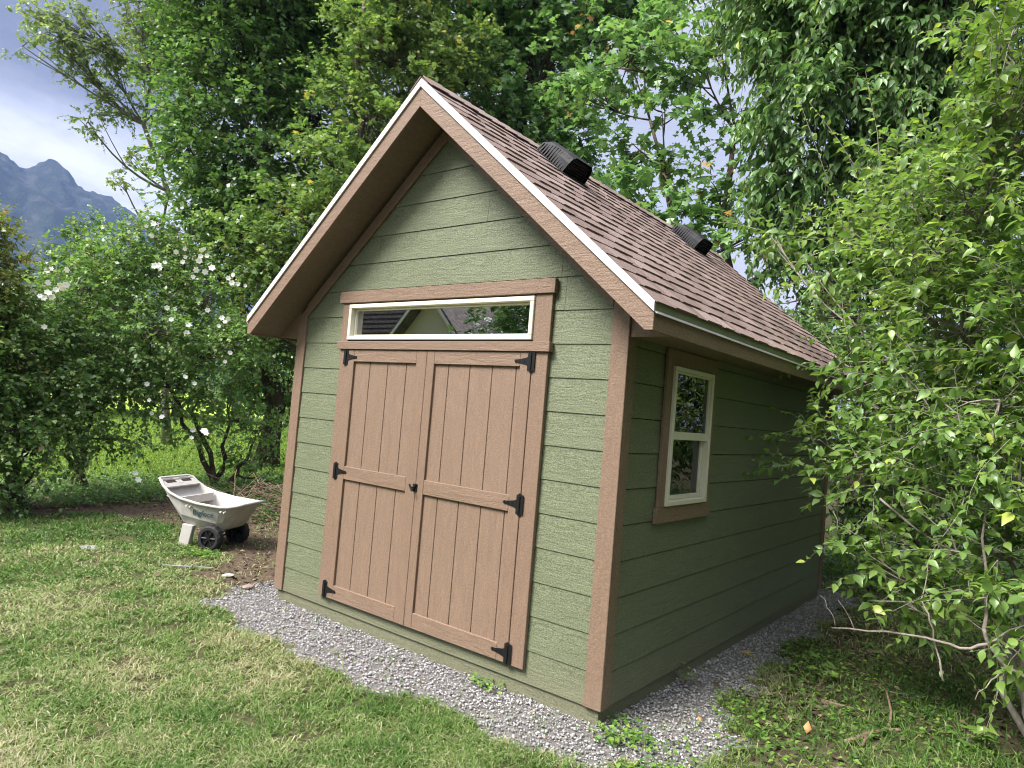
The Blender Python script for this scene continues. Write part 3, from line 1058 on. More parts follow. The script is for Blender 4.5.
n1 = noise(nt, tc.outputs['Object'], 30, 6, .7); n2 = noise(nt, tc.outputs['Object'], 2.0, 4, .6); n3 = noise(nt, tc.outputs['Object'], .35, 4, .6)
lawn = ramp(nt, n1, [(.3, (.038, .040, .018)), (.5, (.075, .072, .034)), (.7, (.17, .145, .085))])
farl = ramp(nt, n3, [(.35, (.17, .26, .035)), (.65, (.27, .36, .05))])  # brighter ground colour in place of sunlight beyond the hedge
soil = ramp(nt, n1, [(.3, (.050, .034, .024)), (.55, (.115, .080, .058)), (.75, (.20, .15, .11))])
grv = ramp(nt, n1, [(.3, (.11, .10, .092)), (.7, (.24, .225, .215))])
cc = mixc(nt, a_f.outputs['Fac'], lawn, farl)
cc = mixc(nt, a_s.outputs['Fac'], cc, soil)
cc = mixc(nt, a_g.outputs['Fac'], cc, grv)
bsdf(nt, out, cc, .95, .1, bump(nt, n1, .8, .03))
go = tri_mesh('lawn_ground', V, F, np.zeros(len(V)), mG)
for nm, arr in (('gravel', gm.astype(float)), ('soil', sm), ('far', np.clip((-X - 7.4) / 1.0, 0, 1))):
    at_ = go.data.attributes.new(nm, 'FLOAT', 'POINT'); at_.data.foreach_set('value', np.asarray(arr, np.float32).ravel())
tag(go, 'back garden ground of mown lawn, bare earth and a gravel bed', 'ground', kind='structure')


# gravel stones
def make_stones(n, poly_fn, x0, x1, y0, y1, smin, smax, seed):
    rg = np.random.default_rng(seed)
    x = rg.uniform(x0, x1, n); y = rg.uniform(y0, y1, n)
    k = poly_fn(x, y) & ~((x > .0) & (x < W) & (y > .0) & (y < D))
    x, y = x[k], y[k]; n = len(x)
    t = (1 + 5 ** .5) / 2
    iv = unit(np.array([(-1, t, 0), (1, t, 0), (-1, -t, 0), (1, -t, 0), (0, -1, t), (0, 1, t), (0, -1, -t), (0, 1, -t), (t, 0, -1), (t, 0, 1), (-t, 0, -1), (-t, 0, 1)], float))
    fi = np.array([(0, 11, 5), (0, 5, 1), (0, 1, 7), (0, 7, 10), (0, 10, 11), (1, 5, 9), (5, 11, 4), (11, 10, 2), (10, 7, 6), (7, 1, 8), (3, 9, 4), (3, 4, 2), (3, 2, 6), (3, 6, 8), (3, 8, 9), (4, 9, 5), (2, 4, 11), (6, 2, 10), (8, 6, 7), (9, 8, 1)])
    sz = smin + (smax - smin) * rg.random(n) ** 2.6
    sc = sz[:, None] * np.array([1, .8, .6]) * rg.uniform(.7, 1.3, (n, 3))
    v = iv[None] * rg.uniform(.72, 1.15, (n, 12, 1)) * sc[:, None, :]
    A = rg.uniform(0, 6.28, n); T = rg.normal(0, .4, n)
    ca, sa = np.cos(A)[:, None], np.sin(A)[:, None]; ct, st = np.cos(T)[:, None], np.sin(T)[:, None]
    vx, vy, vz = v[..., 0], v[..., 1], v[..., 2]
    vy, vz = vy * ct - vz * st, vy * st + vz * ct
    vx, vy = vx * ca - vy * sa, vx * sa + vy * ca
    P = np.stack([vx + x[:, None], vy + y[:, None], vz + (gz(x, y) - .008 + rg.uniform(0, .012, n))[:, None]], -1)
    return P.reshape(-1, 3), (np.arange(n)[:, None, None] * 12 + fi[None]).reshape(-1, 3), np.repeat(rg.random(n), 12)


m, nt, out = mat('grey crushed stone')
a_ = N(nt, 'ShaderNodeAttribute', attribute_name='v')
cst = ramp(nt, a_.outputs['Fac'], [(0, (.17, .163, .160)), (.3, (.26, .25, .25)), (.6, (.335, .325, .328)), (.9, (.44, .43, .43)), (.95, (.27, .21, .175)), (1, (.50, .48, .46))])
bsdf(nt, out, mixc(nt, .5, cst, ramp(nt, noise(nt, tc.outputs['Object'] if False else mapping(nt, (1, 1, 1)), 300, 2), [(.3, (.75, .75, .75)), (.7, (1.2, 1.2, 1.2))]), 'MULTIPLY'), .85, .25)
M_STONE = m
V, F, A = make_stones(160000, gravel_mask, -.8, 4.1, -1.0, 5.2, .0030, .0125, 5)
tag(tri_mesh('gravel', V, F, A, M_STONE), 'band of loose grey crushed gravel along the foot of the shed', 'gravel', kind='stuff')


# grass
def blades(x, y, h, lean, w, v, rg, zoff=0.0):
    n = len(x)
    az = rg.uniform(0, 2 * math.pi, n)
    dx, dy = np.cos(az), np.sin(az)
    fa = az + rg.normal(0, .7, n) + math.pi / 2
    wx, wy = np.cos(fa) * w, np.sin(fa) * w
    z0 = gz(x, y) - .004 + zoff
    ln = lean * h
    P = np.zeros((n, 5, 3))
    P[:, 0] = np.stack([x - wx, y - wy, z0], 1); P[:, 1] = np.stack([x + wx, y + wy, z0], 1)
    mx, my, mz = x + dx * ln * .35, y + dy * ln * .35, z0 + h * .62
    P[:, 2] = np.stack([mx - wx * .8, my - wy * .8, mz], 1); P[:, 3] = np.stack([mx + wx * .8, my + wy * .8, mz], 1)
    P[:, 4] = np.stack([x + dx * ln, y + dy * ln, z0 + h * np.clip(1 - .35 * lean, .15, 1)], 1)
    f = np.array([(0, 1, 3), (0, 3, 2), (2, 3, 4)])
    return P.reshape(-1, 3), (np.arange(n)[:, None, None] * 5 + f[None]).reshape(-1, 3), np.repeat(v, 5)


rg = np.random.default_rng(11)
parts = []
# sample the part of the lawn in front of the viewer with density falling with distance
n = 1150000
r_ = 1.6 + 8.4 * rg.random(n) ** 1.25
az_ = np.radians(rg.uniform(-90, 4, n))
x = CAM[0] + r_ * np.sin(az_); y = CAM[1] + r_ * np.cos(az_)
kp = rg.random(n) < np.clip(1.5 / r_ + .15, .2, 1)
x, y, r_ = x[kp], y[kp], r_[kp]
gmk = gravel_mask(x, y); smk = soil_mask(x, y)
edge_t = rg.random(len(x))
clump = fbm(x, y, 11, 3)
inside = (x > -.02) & (x < W + .02) & (y > -.02) & (y < D + .02)
keep = (~gmk | (edge_t < .012)) & (edge_t < 1.02 - smk * 1.0) & ~inside & (x < 5.6) & (rg.random(len(x)) < np.clip(clump * 3.2 - .85, .10, 1)) & ((x < 3.45) | (y < .1) | (rg.random(len(x)) < .45))
x, y, r_, clump = x[keep], y[keep], r_[keep], clump[keep]
n = len(x)
dry = fbm(x, y, 1.3) * .7 + fbm(x, y, 6) * .3
green = np.clip((-x - 1.6) / 1.5, 0, 1) * np.clip((y + 1.9) / 1.2, 0, 1)      # lusher toward the hedge
right = np.clip((x - 3.6) / .6, 0, 1)
vv = np.clip(.54 + (dry - .5) * 2.0 - .30 * green - .25 * right + rg.normal(0, .24, n), 0, .99)
h = (.022 + .035 * rg.random(n)) * (1 + .5 * right + .25 * green) * (.55 + 1.0 * clump)
wdt = (.0012 + .0018 * rg.random(n) ** 1.5) * np.clip(r_ / 3.0, 1, 2.6)
parts.append(blades(x, y, h, rg.uniform(.3, 2.6, n), wdt, vv, rg))
cl = (rg.random(n) < .20 * np.clip(fbm(x + 50, y, 1.7) * 3 - .9, 0, 1) + .02) & (x < 3.6)
m_ = int(cl.sum())
parts.append(blades(x[cl] + rg.normal(0, .01, m_), y[cl] + rg.normal(0, .01, m_), np.full(m_, .016), rg.uniform(1.5, 3.4, m_), wdt[cl] * 1.1, rg.uniform(.72, 1, m_), rg, .022))
V, F, A = cat_arrays(parts)
tag(tri_mesh('grass', V, F, A, LM_GRASS), 'short patchy lawn grass, green mixed with straw-coloured blades', 'grass', kind='stuff')
print('grass blades', n)
# far lawn beyond the left hedge, its sunlit look put into the blade colour
n = 130000
r_ = 13.5 + 32 * rg.random(n) ** 1.5
az_ = np.radians(rg.uniform(-80, -52, n))
x = CAM[0] + r_ * np.sin(az_); y = CAM[1] + r_ * np.cos(az_)
V, F, A = blades(x, y, .06 + .06 * rg.random(n), rg.uniform(.2, 1.2, n), .012 * np.clip(r_ / 16, 1, 2.5), rg.random(n), rg)
tag(tri_mesh('grass', V, F, A, LM_FARGRASS), 'lawn seen beyond the flowering hedge, its sunlight painted in as bright yellow-green', 'grass', kind='stuff')

# ------------------------------------------------------------------ wheelbarrow
nv = Vector((.9, .43, 0)).normalized(); av = Vector((-nv.y, nv.x, 0))
WO = Vector((-2.09, .27, G))
wb = empty('garden_cart', tuple(WO))
tag(wb, 'pale grey plastic two-wheeled garden cart beside the left shed corner', 'wheelbarrow')


def wp(u_, a_, z_):
    return WO + nv * u_ + av * a_ + Vector((0, 0, z_))


# tub sections along its length: u, half width top, z rim, half width bottom, z bottom ; centre line a=0.27
AC = .27
secs = [(-.36, .245, .655, .235, .640), (-.30, .265, .600, .25, .540), (-.21, .285, .545, .255, .420), (-.06, .305, .500, .25, .245), (.15, .315, .470, .235, .215),
        (.34, .315, .459, .205, .185), (.405, .310, .456, .185, .215), (.485, .285, .458, .165, .335), (.555, .235, .470, .15, .440)]
vs = []; fs = []
for u_, wt, zt, wbm, zb2 in secs:
    for a_, z_ in ((-wt, zt), (-wt * .35 - wbm * .65, zb2 + (zt - zb2) * .33), (-wbm + .03, zb2), (wbm - .03, zb2), (wt * .35 + wbm * .65, zb2 + (zt - zb2) * .33), (wt, zt)):
        vs.append(wp(u_, AC + a_, z_))
k = 6
for i in range(len(secs) - 1):
    for j in range(k - 1):
        fs.append((i * k + j, i * k + j + 1, (i + 1) * k + j + 1, (i + 1) * k + j))
fs.append(tuple(range(k))); fs.append(tuple((len(secs) - 1) * k + j for j in range(k)))
mb = MB(); mb.add(vs, fs)
tub = mb.build('tub', M_POLY, wb, smooth=False)
so = tub.modifiers.new('solid', 'SOLIDIFY'); so.thickness = .008; so.offset = -1
bv = tub.modifiers.new('bev', 'BEVEL'); bv.width = .012; bv.segments = 3; bv.limit_method = 'ANGLE'; bv.angle_limit = rad(25)
# rolled rim
mb = MB()
rim = [wp(u_, AC - wt - .008, zt) for u_, wt, zt, _, _ in secs] + [wp(.590, AC - .15, .486), wp(.605, AC, .492), wp(.590, AC + .15, .486)] + [wp(u_, AC + wt + .008, zt) for u_, wt, zt, _, _ in reversed(secs)]
rim += [wp(-.40, AC + .22, .668), wp(-.40, AC - .22, .668), rim[0]]
mb.tube(rim, [.015] * len(rim), 8)
mb.build('rim', M_POLY, wb, smooth=True)
# lip plate at nose and the two-slot handle plate
mb = MB()
mb.prism([wp(.55, AC - .24, .462), wp(.592, AC - .15, .480), wp(.605, AC, .487), wp(.592, AC + .15, .480), wp(.55, AC + .24, .462)], (0, 0, .008))
mb.build('pouring_lip', M_POLY, wb)
mb = MB()
for a0, a1 in ((-.245, -.20), (-.045, .045), (.20, .245)):
    mb.prism([wp(-.40, AC + a0, .660), wp(-.30, AC + a0, .603), wp(-.30, AC + a1, .603), wp(-.40, AC + a1, .660)], (0, 0, .012))
mb.prism([wp(-.405, AC - .245, .662), wp(-.375, AC - .245, .645), wp(-.375, AC + .245, .645), wp(-.405, AC + .245, .662)], (0, 0, .013))
mb.prism([wp(-.315, AC - .26, .610), wp(-.265, AC - .27, .578), wp(-.265, AC + .27, .578), wp(-.315, AC + .26, .610)], (0, 0, .013))
# tray step behind the handle
mb.prism([wp(-.265, AC - .26, .50), wp(-.10, AC - .27, .42), wp(-.10, AC + .27, .42), wp(-.265, AC + .26, .50)], (0, 0, .008))
mb.prism([wp(-.10, AC - .275, .505), wp(-.085, AC - .275, .505), wp(-.085, AC + .275, .505), wp(-.10, AC + .275, .505)], (0, 0, -.085))
mb.build('handle', M_POLY, wb, .002)
for a0, a1 in ((-.195, -.05), (.05, .195)):  # dark plates paint the shade inside the two handle slots
    mb = MB()
    mb.prism([wp(-.372, AC + a0, .650), wp(-.318, AC + a0, .618), wp(-.318, AC + a1, .618), wp(-.372, AC + a1, .650)], (0, 0, .006))
    mb.build('grip_slot_shade', M_DARK, wb)
for a_ in (.01, .46):
    mb = MB()
    mb.prism([wp(-.045, a_, .235), wp(.085, a_, .228), wp(.045, a_, .0), wp(-.075, a_, .0)], tuple(av * .055))
    mb.build('leg', M_POLY, wb, .006)
for a_ in (.015, .475):
    c = wp(.30, a_, .125)
    mb = MB()
    prof = [(-.045, .085), (-.045, .112), (-.030, .128), (.030, .128), (.045, .112), (.045, .085)]
    vs = []; fs = []; kk = 28
    for j in range(kk):
        th = 2 * math.pi * j / kk
        for o_, r2 in prof:
            rr_ = r2 + (.004 if (j % 2 and r2 > .12) else 0)
            vs.append(c + av * o_ + (nv * math.cos(th) + Vector((0, 0, 1)) * math.sin(th)) * rr_)
    kp_ = len(prof)
    for j in range(kk):
        for i in range(kp_ - 1):
            fs.append((j * kp_ + i, j * kp_ + i + 1, ((j + 1) % kk) * kp_ + i + 1, ((j + 1) % kk) * kp_ + i))
    mb.add(vs, fs)
    wh = mb.build('wheel', M_RUB, wb)
    mb = MB()
    mb.tube([c - av * .030, c + av * .030], [.086, .086], 24)
    for j in range(6):
        th = j * math.pi / 3
        dd = nv * math.cos(th) + Vector((0, 0, 1)) * math.sin(th)
        mb.tube([c - av * .034 + dd * .02, c - av * .034 + dd * .078], [.009, .012], 6)
    mb.tube([c - av * .045, c + av * .045], [.022, .022], 12)
    mb.build('rim', M_BLACK, wh)
mb = MB()
mb.tube([wp(.30, -.02, .125), wp(.30, .51, .125)], [.009, .009], 8)
for a_ in (.10, .42):
    mb.tube([wp(.30, a_, .125), wp(.20, a_, .23)], [.008, .008], 8); mb.tube([wp(.30, a_, .125), wp(.42, a_, .215)], [.008, .008], 8)
mb.build('axle', M_BLACK, wb, smooth=True)
for u_, z_ in ((.03, .435), (.07, .430), (.43, .415), (.47, .412)):
    c = wp(u_, AC - .316 - .001, z_)
    mb = MB(); mb.tube([c + av * .02, c - av * .012], [.011, .009], 8)
    mb.build('bolt', M_METALW, wb)
# faded lettering on the tub side
cu = bpy.data.curves.new('lettering', 'FONT'); cu.body = 'Bigfoot'; cu.size = .085; cu.extrude = .0008; cu.shear = .25; cu.align_x = 'CENTER'; cu.space_character = 1.0; cu.offset = .0015
to = bpy.data.objects.new('lettering_tmp', cu); COL.objects.link(to)
dg = bpy.context.evaluated_depsgraph_get()
tm = bpy.data.meshes.new_from_object(to.evaluated_get(dg))
bpy.data.objects.remove(to)
# side face frame at u=.25
p_top = wp(.2, AC - .315, .467); p_mid = wp(.2, AC - .315 * .35 - .232 * .65, .212 + (.467 - .212) * .33)
vdir = (p_top - p_mid).normalized()
slope = (wp(.40, AC - .315, .455) - wp(.15, AC - .315, .470)).normalized()
nn = slope.cross(vdir).normalized()
ctr = p_mid + (p_top - p_mid) * .28
mt = Matrix.Identity(4)
for i in range(3):
    mt[i][0] = slope[i]; mt[i][1] = vdir[i]; mt[i][2] = nn[i]; mt[i][3] = (ctr + nn * .004)[i]
tm.transform(mt)
link('lettering', tm, M_TEAL, wb)


# ------------------------------------------------------------------ small things on the ground
def rock(name, label, cat, loc, size, m, seed, group=None, flat=.4):
    r3 = random.Random(seed)
    bm = bmesh.new(); bmesh.ops.create_icosphere(bm, subdivisions=2, radius=1)
    for v in bm.verts:
        v.co *= r3.uniform(.82, 1.12)
        v.co.x *= size[0]; v.co.y *= size[1]; v.co.z *= size[2]
    me = bpy.data.meshes.new(name); bm.to_mesh(me); bm.free()
    o = link(name, me, m); o.location = loc; o.rotation_euler = (0, 0, r3.uniform(0, 3))
    return tag(o, label, cat, group)


p = ground_at(90, 549); rock('flat_stone', 'flat pale grey stone lying in the lawn at the left', 'stone', (p[0], p[1], G + .012), (.12, .07, .02), M_CONC, 1)
p = ground_at(228, 577)
rock('broken_stone', 'small white broken stone on bare earth between cart and shed', 'stone', (p[0], p[1], G + .012), (.055, .035, .018), M_PAPER, 2)
p = ground_at(104, 548); rock('stone_chip', 'small white stone chip just right of the flat grey stone', 'stone', (p[0], p[1], G + .01), (.03, .022, .014), M_PAPER, 3)
p = ground_at(285, 590); rock('tan_stone', 'small tan stone at the foot of the left corner trim', 'stone', (p[0] - .22, p[1] - .22, G + .01), (.055, .045, .018), simple('tan stone', (.26, .19, .155), .85, .2), 4)
a_, b_ = ground_at(160, 568), ground_at(211, 571)
mb = MB(); mb.prism([(a_[0], a_[1], G + .022), (b_[0], b_[1], G + .022), (b_[0] + .006, b_[1] + .022, G + .022), (a_[0] + .006, a_[1] + .022, G + .022)], (0, 0, .010))
tag(mb.build('wooden_stake', M_PIPE, None, .002), 'thin whitish-grey stake lying on the grass in front of the garden cart', 'stake')


def curl_leaf(name, label, px, py, ln, rot, m, tilt=.4):
    p = ground_at(px, py)
    D_ = np.array([[math.cos(rot), math.sin(rot), tilt]]); Nn = np.array([[.3 * math.sin(rot), -.3, 1.0]])
    V, F, A = leaf_arrays(np.array([[p[0], p[1], G + .022]]), D_, Nn, np.array([ln]), np.array([ln * .6]), 'oval', np.array([.5]))
    o = tri_mesh(name, V, F, A, m)
    so_ = o.modifiers.new('thick', 'SOLIDIFY'); so_.thickness = .0015
    tag(o, label, 'leaf')


curl_leaf('fallen_leaf', 'orange dry leaf lying on the gravel beside the shed side wall', 742, 656, .07, .3, M_ORANGE)
curl_leaf('fallen_leaf', 'upright tan leaf in the shaded weeds at the bottom right', 806, 738, .075, 1.6, M_ORANGE, 1.5)
curl_leaf('fallen_leaf', 'small orange leaf near the bottom of the gravel corner', 700, 725, .045, 2.2, M_ORANGE)


def sticks(name, label, polys, m, cat='stick', group=None, kind=None, r0=.012):
    mb = MB()
    for pl in polys:
        pts = [Vector(q) for q in pl]
        n_ = len(pts)
        fine = []
        for i in range(n_ - 1):
            for t in (0, .5):
                fine.append(pts[i].lerp(pts[i + 1], t) + Vector((random.gauss(0, .004), random.gauss(0, .004), random.gauss(0, .004))))
        fine.append(pts[-1])
        mb.tube(fine, [r0 * (1 - .6 * i / (len(fine) - 1)) for i in range(len(fine))], 7)
    o = mb.build(name, m, None, smooth=True)
    return tag(o, label, cat, group, kind)


def gp(px, py, z=.02):
    p = ground_at(px, py, G + z); return (p[0], p[1], p[2])


sticks('fallen_branch', 'dark forked dead branch lying in the weeds at the lower right', [[gp(845, 742), gp(868, 734), gp(888, 730), gp(892, 712, .05), gp(886, 690, .09)], [gp(888, 730), gp(905, 731)], [gp(868, 734), gp(862, 746)]], M_DEAD, r0=.014)
sticks('fallen_branch', 'short thick dark stick in the shaded weeds above the forked branch', [[gp(822, 701), gp(845, 707), gp(872, 711)]], M_DEAD, r0=.016)
sticks('fallen_branch', 'thin pale stick lying on the grass beside the gravel corner', [[gp(880, 690), gp(915, 697), gp(945, 702)]], M_TWIG, r0=.005)

# brush pile behind the cart
rg = np.random.default_rng(21)
n = 150
c0 = ground_at(268, 536)
az_ = rg.uniform(0, 6.28, n)
P0 = np.stack([c0[0] - .75 + rg.normal(0, .5, n), c0[1] + .55 + rg.normal(0, .30, n), G + .02 + rg.uniform(0, .42, n)], 1)
Dd = np.stack([np.cos(az_), np.sin(az_), rg.normal(0, .3, n)], 1)
t = np.linspace(-.5, .5, 5)[None, :, None]
C = P0[:, None, :] + Dd[:, None, :] * t * rg.uniform(.3, .9, n)[:, None, None] + np.sin(t * 3.14) * rg.normal(0, .04, (n, 1, 3))
C[..., 2] = np.maximum(C[..., 2], G + .005)
V, F = twig_arrays(C, rg.uniform(.004, .010, n), .4)
tag(tri_mesh('brush_pile', V, F, np.zeros(len(V)), M_DEAD), 'tangled heap of cut dry twigs behind the garden cart', 'twigs', kind='stuff')

# leaf litter under the right shrub and the hedge
def litter(n, fx, leaf, m, name, label, seed, up=.008, shape='oval'):
    rg = np.random.default_rng(seed)
    x, y = fx(n, rg)
    z = gz(x, y) + up + rg.uniform(0, .012, len(x))
    a = rg.uniform(0, 6.28, len(x))
    Dv = np.stack([np.cos(a), np.sin(a), rg.normal(0, .25, len(x))], 1)
    Nv = np.stack([rg.normal(0, .35, len(x)), rg.normal(0, .35, len(x)), np.ones(len(x))], 1)
    ln = leaf * rg.uniform(.25, 1.35, len(x))
    V, F, A = leaf_arrays(np.stack([x, y, z], 1), Dv, Nv, ln, ln * .6, shape, rg.random(len(x)))
    return tag(tri_mesh(name, V, F, A, m), label, 'leaves' if 'litter' in name else 'plants', kind='stuff')


def lit_xy(n, rg):
    x1 = rg.uniform(3.25, 7.0, n); y1 = -.9 + rg.uniform(0, 7, n)
    k = (soil_mask(x1, y1) > rg.random(n) * .9)
    x2 = rg.uniform(-8, -.2, n); y2 = rg.uniform(-1, 4.5, n); k2 = (soil_mask(x2, y2) > rg.random(n)) & (rg.random(n) < .45)
    return np.concatenate([x1[k], x2[k2]]), np.concatenate([y1[k], y2[k2]])


litter(16000, lit_xy, .055, LM_LITTER, 'leaf_litter', 'brown dead leaves scattered on the bare earth under the shrubs', 31)


def weed_xy(n, rg):
    c = np.stack([rg.uniform(3.45, 6.5, 320), rg.uniform(-.6, 5.5, 320)], 1)
    i = rg.integers(0, 320, n)
    x1 = c[i, 0] + rg.normal(0, .11, n); y1 = c[i, 1] + rg.normal(0, .11, n)
    c = np.array([(3.2, -.12), (3.3, -.02), (3.12, .1), (2.3, -.06), (-1.62, .22), (-1.72, .15), (-1.5, .25), (3.5, -.33), (3.65, -.2)])
    j = rg.integers(0, len(c), n // 9)
    x2 = c[j, 0] + rg.normal(0, .07, len(j)); y2 = c[j, 1] + rg.normal(0, .05, len(j))
    x = np.concatenate([x1, x2]); y = np.concatenate([y1, y2])
    k = ~((x > -.03) & (x < W + .03) & (y > -.03) & (y < D + .03))
    return x[k], y[k]


litter(8500, weed_xy, .036, LM_WEED, 'ground_weeds', 'low green broad-leaved weeds around the gravel and under the right shrub', 32, .025)

def seedling(label, px, py, nl, size, seed):
    rg = np.random.default_rng(seed)
    p = ground_at(px, py)
    root = empty('weed_seedling', (p[0], p[1], G)); tag(root, label, 'seedling')
    P = np.repeat(np.array([[p[0], p[1], G + .05]]), nl, 0) + rg.normal(0, .012, (nl, 3))
    a = rg.uniform(0, 6.28, nl)
    Dv = np.stack([np.cos(a), np.sin(a), rg.uniform(.1, .9, nl)], 1)
    P = P + Dv * rg.uniform(.02, .09, (nl, 1))
    ln = size * rg.uniform(.6, 1.1, nl)
    V, F, A = leaf_arrays(P, Dv * np.array([1, 1, .2]), np.stack([rg.normal(0, .3, nl), rg.normal(0, .3, nl), np.ones(nl)], 1), ln, ln, 'lobed', rg.uniform(.4, .95, nl))
    tri_mesh('leaves', V, F, A, LM_WEED, root)
    base_ = np.repeat(np.array([[p[0], p[1], G]]), nl, 0)
    C = base_[:, None, :] * (1 - np.linspace(0, 1, 5)[None, :, None]) + P[:, None, :] * np.linspace(0, 1, 5)[None, :, None]
    V, F = twig_arrays(C, .0018, .6)
    tri_mesh('stem', V, F, np.zeros(len(V)), M_TWIG, root)


seedling('bright lobed seedling in the dark weeds between gravel and bare branches', 826, 682, 13, .075, 301)
seedling('lobed seedling in the grass at the bottom right corner', 965, 745, 12, .085, 302)
seedling('low leafy weed on the gravel at the foot of the side wall', 684, 684, 16, .04, 303)

# ------------------------------------------------------------------ trees and shrubs
def gz1(x, y):
    return float(gz(np.array([x]), np.array([y]))[0])


# left flowering hedge (rose of Sharon), three multi-stem shrubs side by side
def base_of(px, py, d=None):
    p = at(px, py, d) if d else ground_at(px, py)
    return (p[0], p[1], gz1(p[0], p[1]) - .03)


def flowers(root, spots, r=.045, seed=1):
    rg = np.random.default_rng(seed)
    spots = list(spots) + [(a_ + rg.normal(0, 9), b_ + rg.normal(0, 9), c_ - .1, e_ * .8) for a_, b_, c_, e_ in spots]
    for (px, py, d, rr) in spots:
        p = at(px, py, d)
        n = 6
        P = np.repeat(p[None], n, 0)
        fdir = unit((CAM - p)[None] + np.array([[0, 0, 2.5]]) + rg.normal(0, 2.5, (1, 3)))[0]
        s_ = unit(np.cross(fdir[None], np.array([[.1, .2, 1]])))[0]; t_ = np.cross(fdir, s_)
        th = np.arange(n) * 2 * math.pi / n + rg.random()
        Dv = s_[None] * np.cos(th)[:, None] + t_[None] * np.sin(th)[:, None] + fdir[None] * .35
        Nv = np.repeat(fdir[None], n, 0) - Dv * .3
        V, F, A = leaf_arrays(P, Dv, Nv, np.full(n, rr * .72), np.full(n, rr * .8), 'oval', rg.random(n))
        tri_mesh('flower', V, F, A, M_PETAL, root)


hl = []
b1 = base_of(215, 492); b2 = base_of(20, 505); b3 = base_of(78, 492)


def stem_set(base, tops, r):
    out = []
    for (tx, ty, d) in tops:
        q = at(tx, ty, d)
        out.append(((base[0] + random.uniform(-.12, .12), base[1] + random.uniform(-.12, .12), base[2]), (q[0], q[1], q[2]), r))
    return out


r1 = tree('flowering_shrub', 'tall hibiscus-like shrub with many white flowers directly behind the garden cart', 'shrub', b1,
          [pb(205, 300, 34, 12), pb(170, 270, 34, 12.3), pb(150, 330, 42, 11.6), pb(205, 350, 38, 11.6), pb(120, 290, 36, 12.3), pb(235, 340, 26, 12), pb(125, 240, 24, 12.6), pb(180, 385, 24, 11.5), pb(145, 400, 24, 11.3),
           pb(228, 400, 18, 11.8), pb(200, 425, 18, 11.3, .7), pb(255, 430, 22, 12.2, .7), pb(245, 462, 16, 12), pb(262, 475, 14, 11.6), pb(120, 365, 30, 11.4), pb(178, 232, 22, 12.6)],
          LM_ROSE, M_BARK, .062, 'oval', dens=.66, per=6, nleaf=11, sl=.42, seed=41, twr=.004, clump_r=.2, stems=stem_set(b1, [(190, 330, 12), (150, 350, 11.8), (232, 400, 12), (255, 440, 12)], .05), group=None)
flowers(r1, [(199, 261, 11.2, .075), (205, 272, 11.1, .07), (212, 268, 11.3, .08), (196, 270, 11.2, .07), (183, 262, 11.4, .06), (176, 252, 11.4, .06), (207, 256, 11.5, .06), (155, 266, 11.3, .08), (160, 268, 11.3, .06), (232, 283, 11.3, .07), (238, 284, 11.4, .06), (222, 318, 11.2, .065), (228, 319, 11.2, .06),
              (189, 325, 10.8, .075), (187, 333, 10.8, .07), (167, 308, 10.9, .06), (185, 377, 10.6, .06), (204, 431, 10.6, .08), (193, 430, 10.7, .06), (162, 417, 10.5, .06), (147, 384, 10.5, .055), (129, 380, 10.6, .05), (230, 353, 11.0, .06), (154, 224, 11.8, .07), (124, 238, 12, .06), (137, 239, 12, .06), (117, 263, 11.8, .05), (128, 223, 12, .06), (237, 331, 11.5, .05), (138, 480, 10.2, .07)], seed=2)
r2 = tree('flowering_shrub', 'broad hibiscus-like shrub with a few white flowers in front of the mountain', 'shrub', b3,
          [pb(70, 320, 42, 11.4), pb(40, 350, 40, 11), pb(95, 350, 38, 11.1), pb(60, 385, 40, 10.8), pb(100, 410, 24, 10.9), pb(75, 290, 28, 11.8), pb(50, 430, 24, 10.6), pb(100, 450, 17, 10.6, .6), pb(130, 440, 15, 10.7, .6), pb(110, 258, 20, 12.2), pb(88, 270, 20, 12)],
          LM_ROSE, M_BARK, .062, 'oval', dens=.74, per=6, nleaf=11, sl=.42, seed=42, twr=.004, clump_r=.2, stems=stem_set(b3, [(60, 330, 11), (95, 350, 11), (40, 360, 10.8)], .045))
flowers(r2, [(48, 293, 10.0, .07), (56, 290, 10.0, .06), (44, 298, 10.0, .06), (66, 285, 10.1, .07), (52, 297, 10.0, .065), (62, 288, 10.1, .06), (33, 292, 10.6, .07), (8, 284, 10.4, .08), (47, 271, 11.2, .06), (30, 300, 10.5, .05), (20, 302, 10.5, .06), (9, 343, 10.2, .05)], seed=3)
tree('garden_shrub', 'dark multi-stemmed shrub at the left edge behind the lawn', 'shrub', b2,
     [pb(10, 370, 40, 10.4), pb(-40, 350, 50, 10.4), pb(25, 420, 30, 10.2), pb(-30, 430, 44, 10), pb(5, 330, 30, 10.6), pb(-10, 480, 18, 9.8), pb(35, 470, 14, 10, .7), pb(-70, 400, 50, 10.2)],
     LM_ROSE, M_BARK, .062, 'oval', dens=.74, per=6, nleaf=11, sl=.42, seed=43, twr=.004, clump_r=.2, stems=stem_set(b2, [(5, 350, 10.5), (-30, 380, 10.4), (30, 390, 10.4)], .06))
bq = base_of(-60, 500, 9.5)
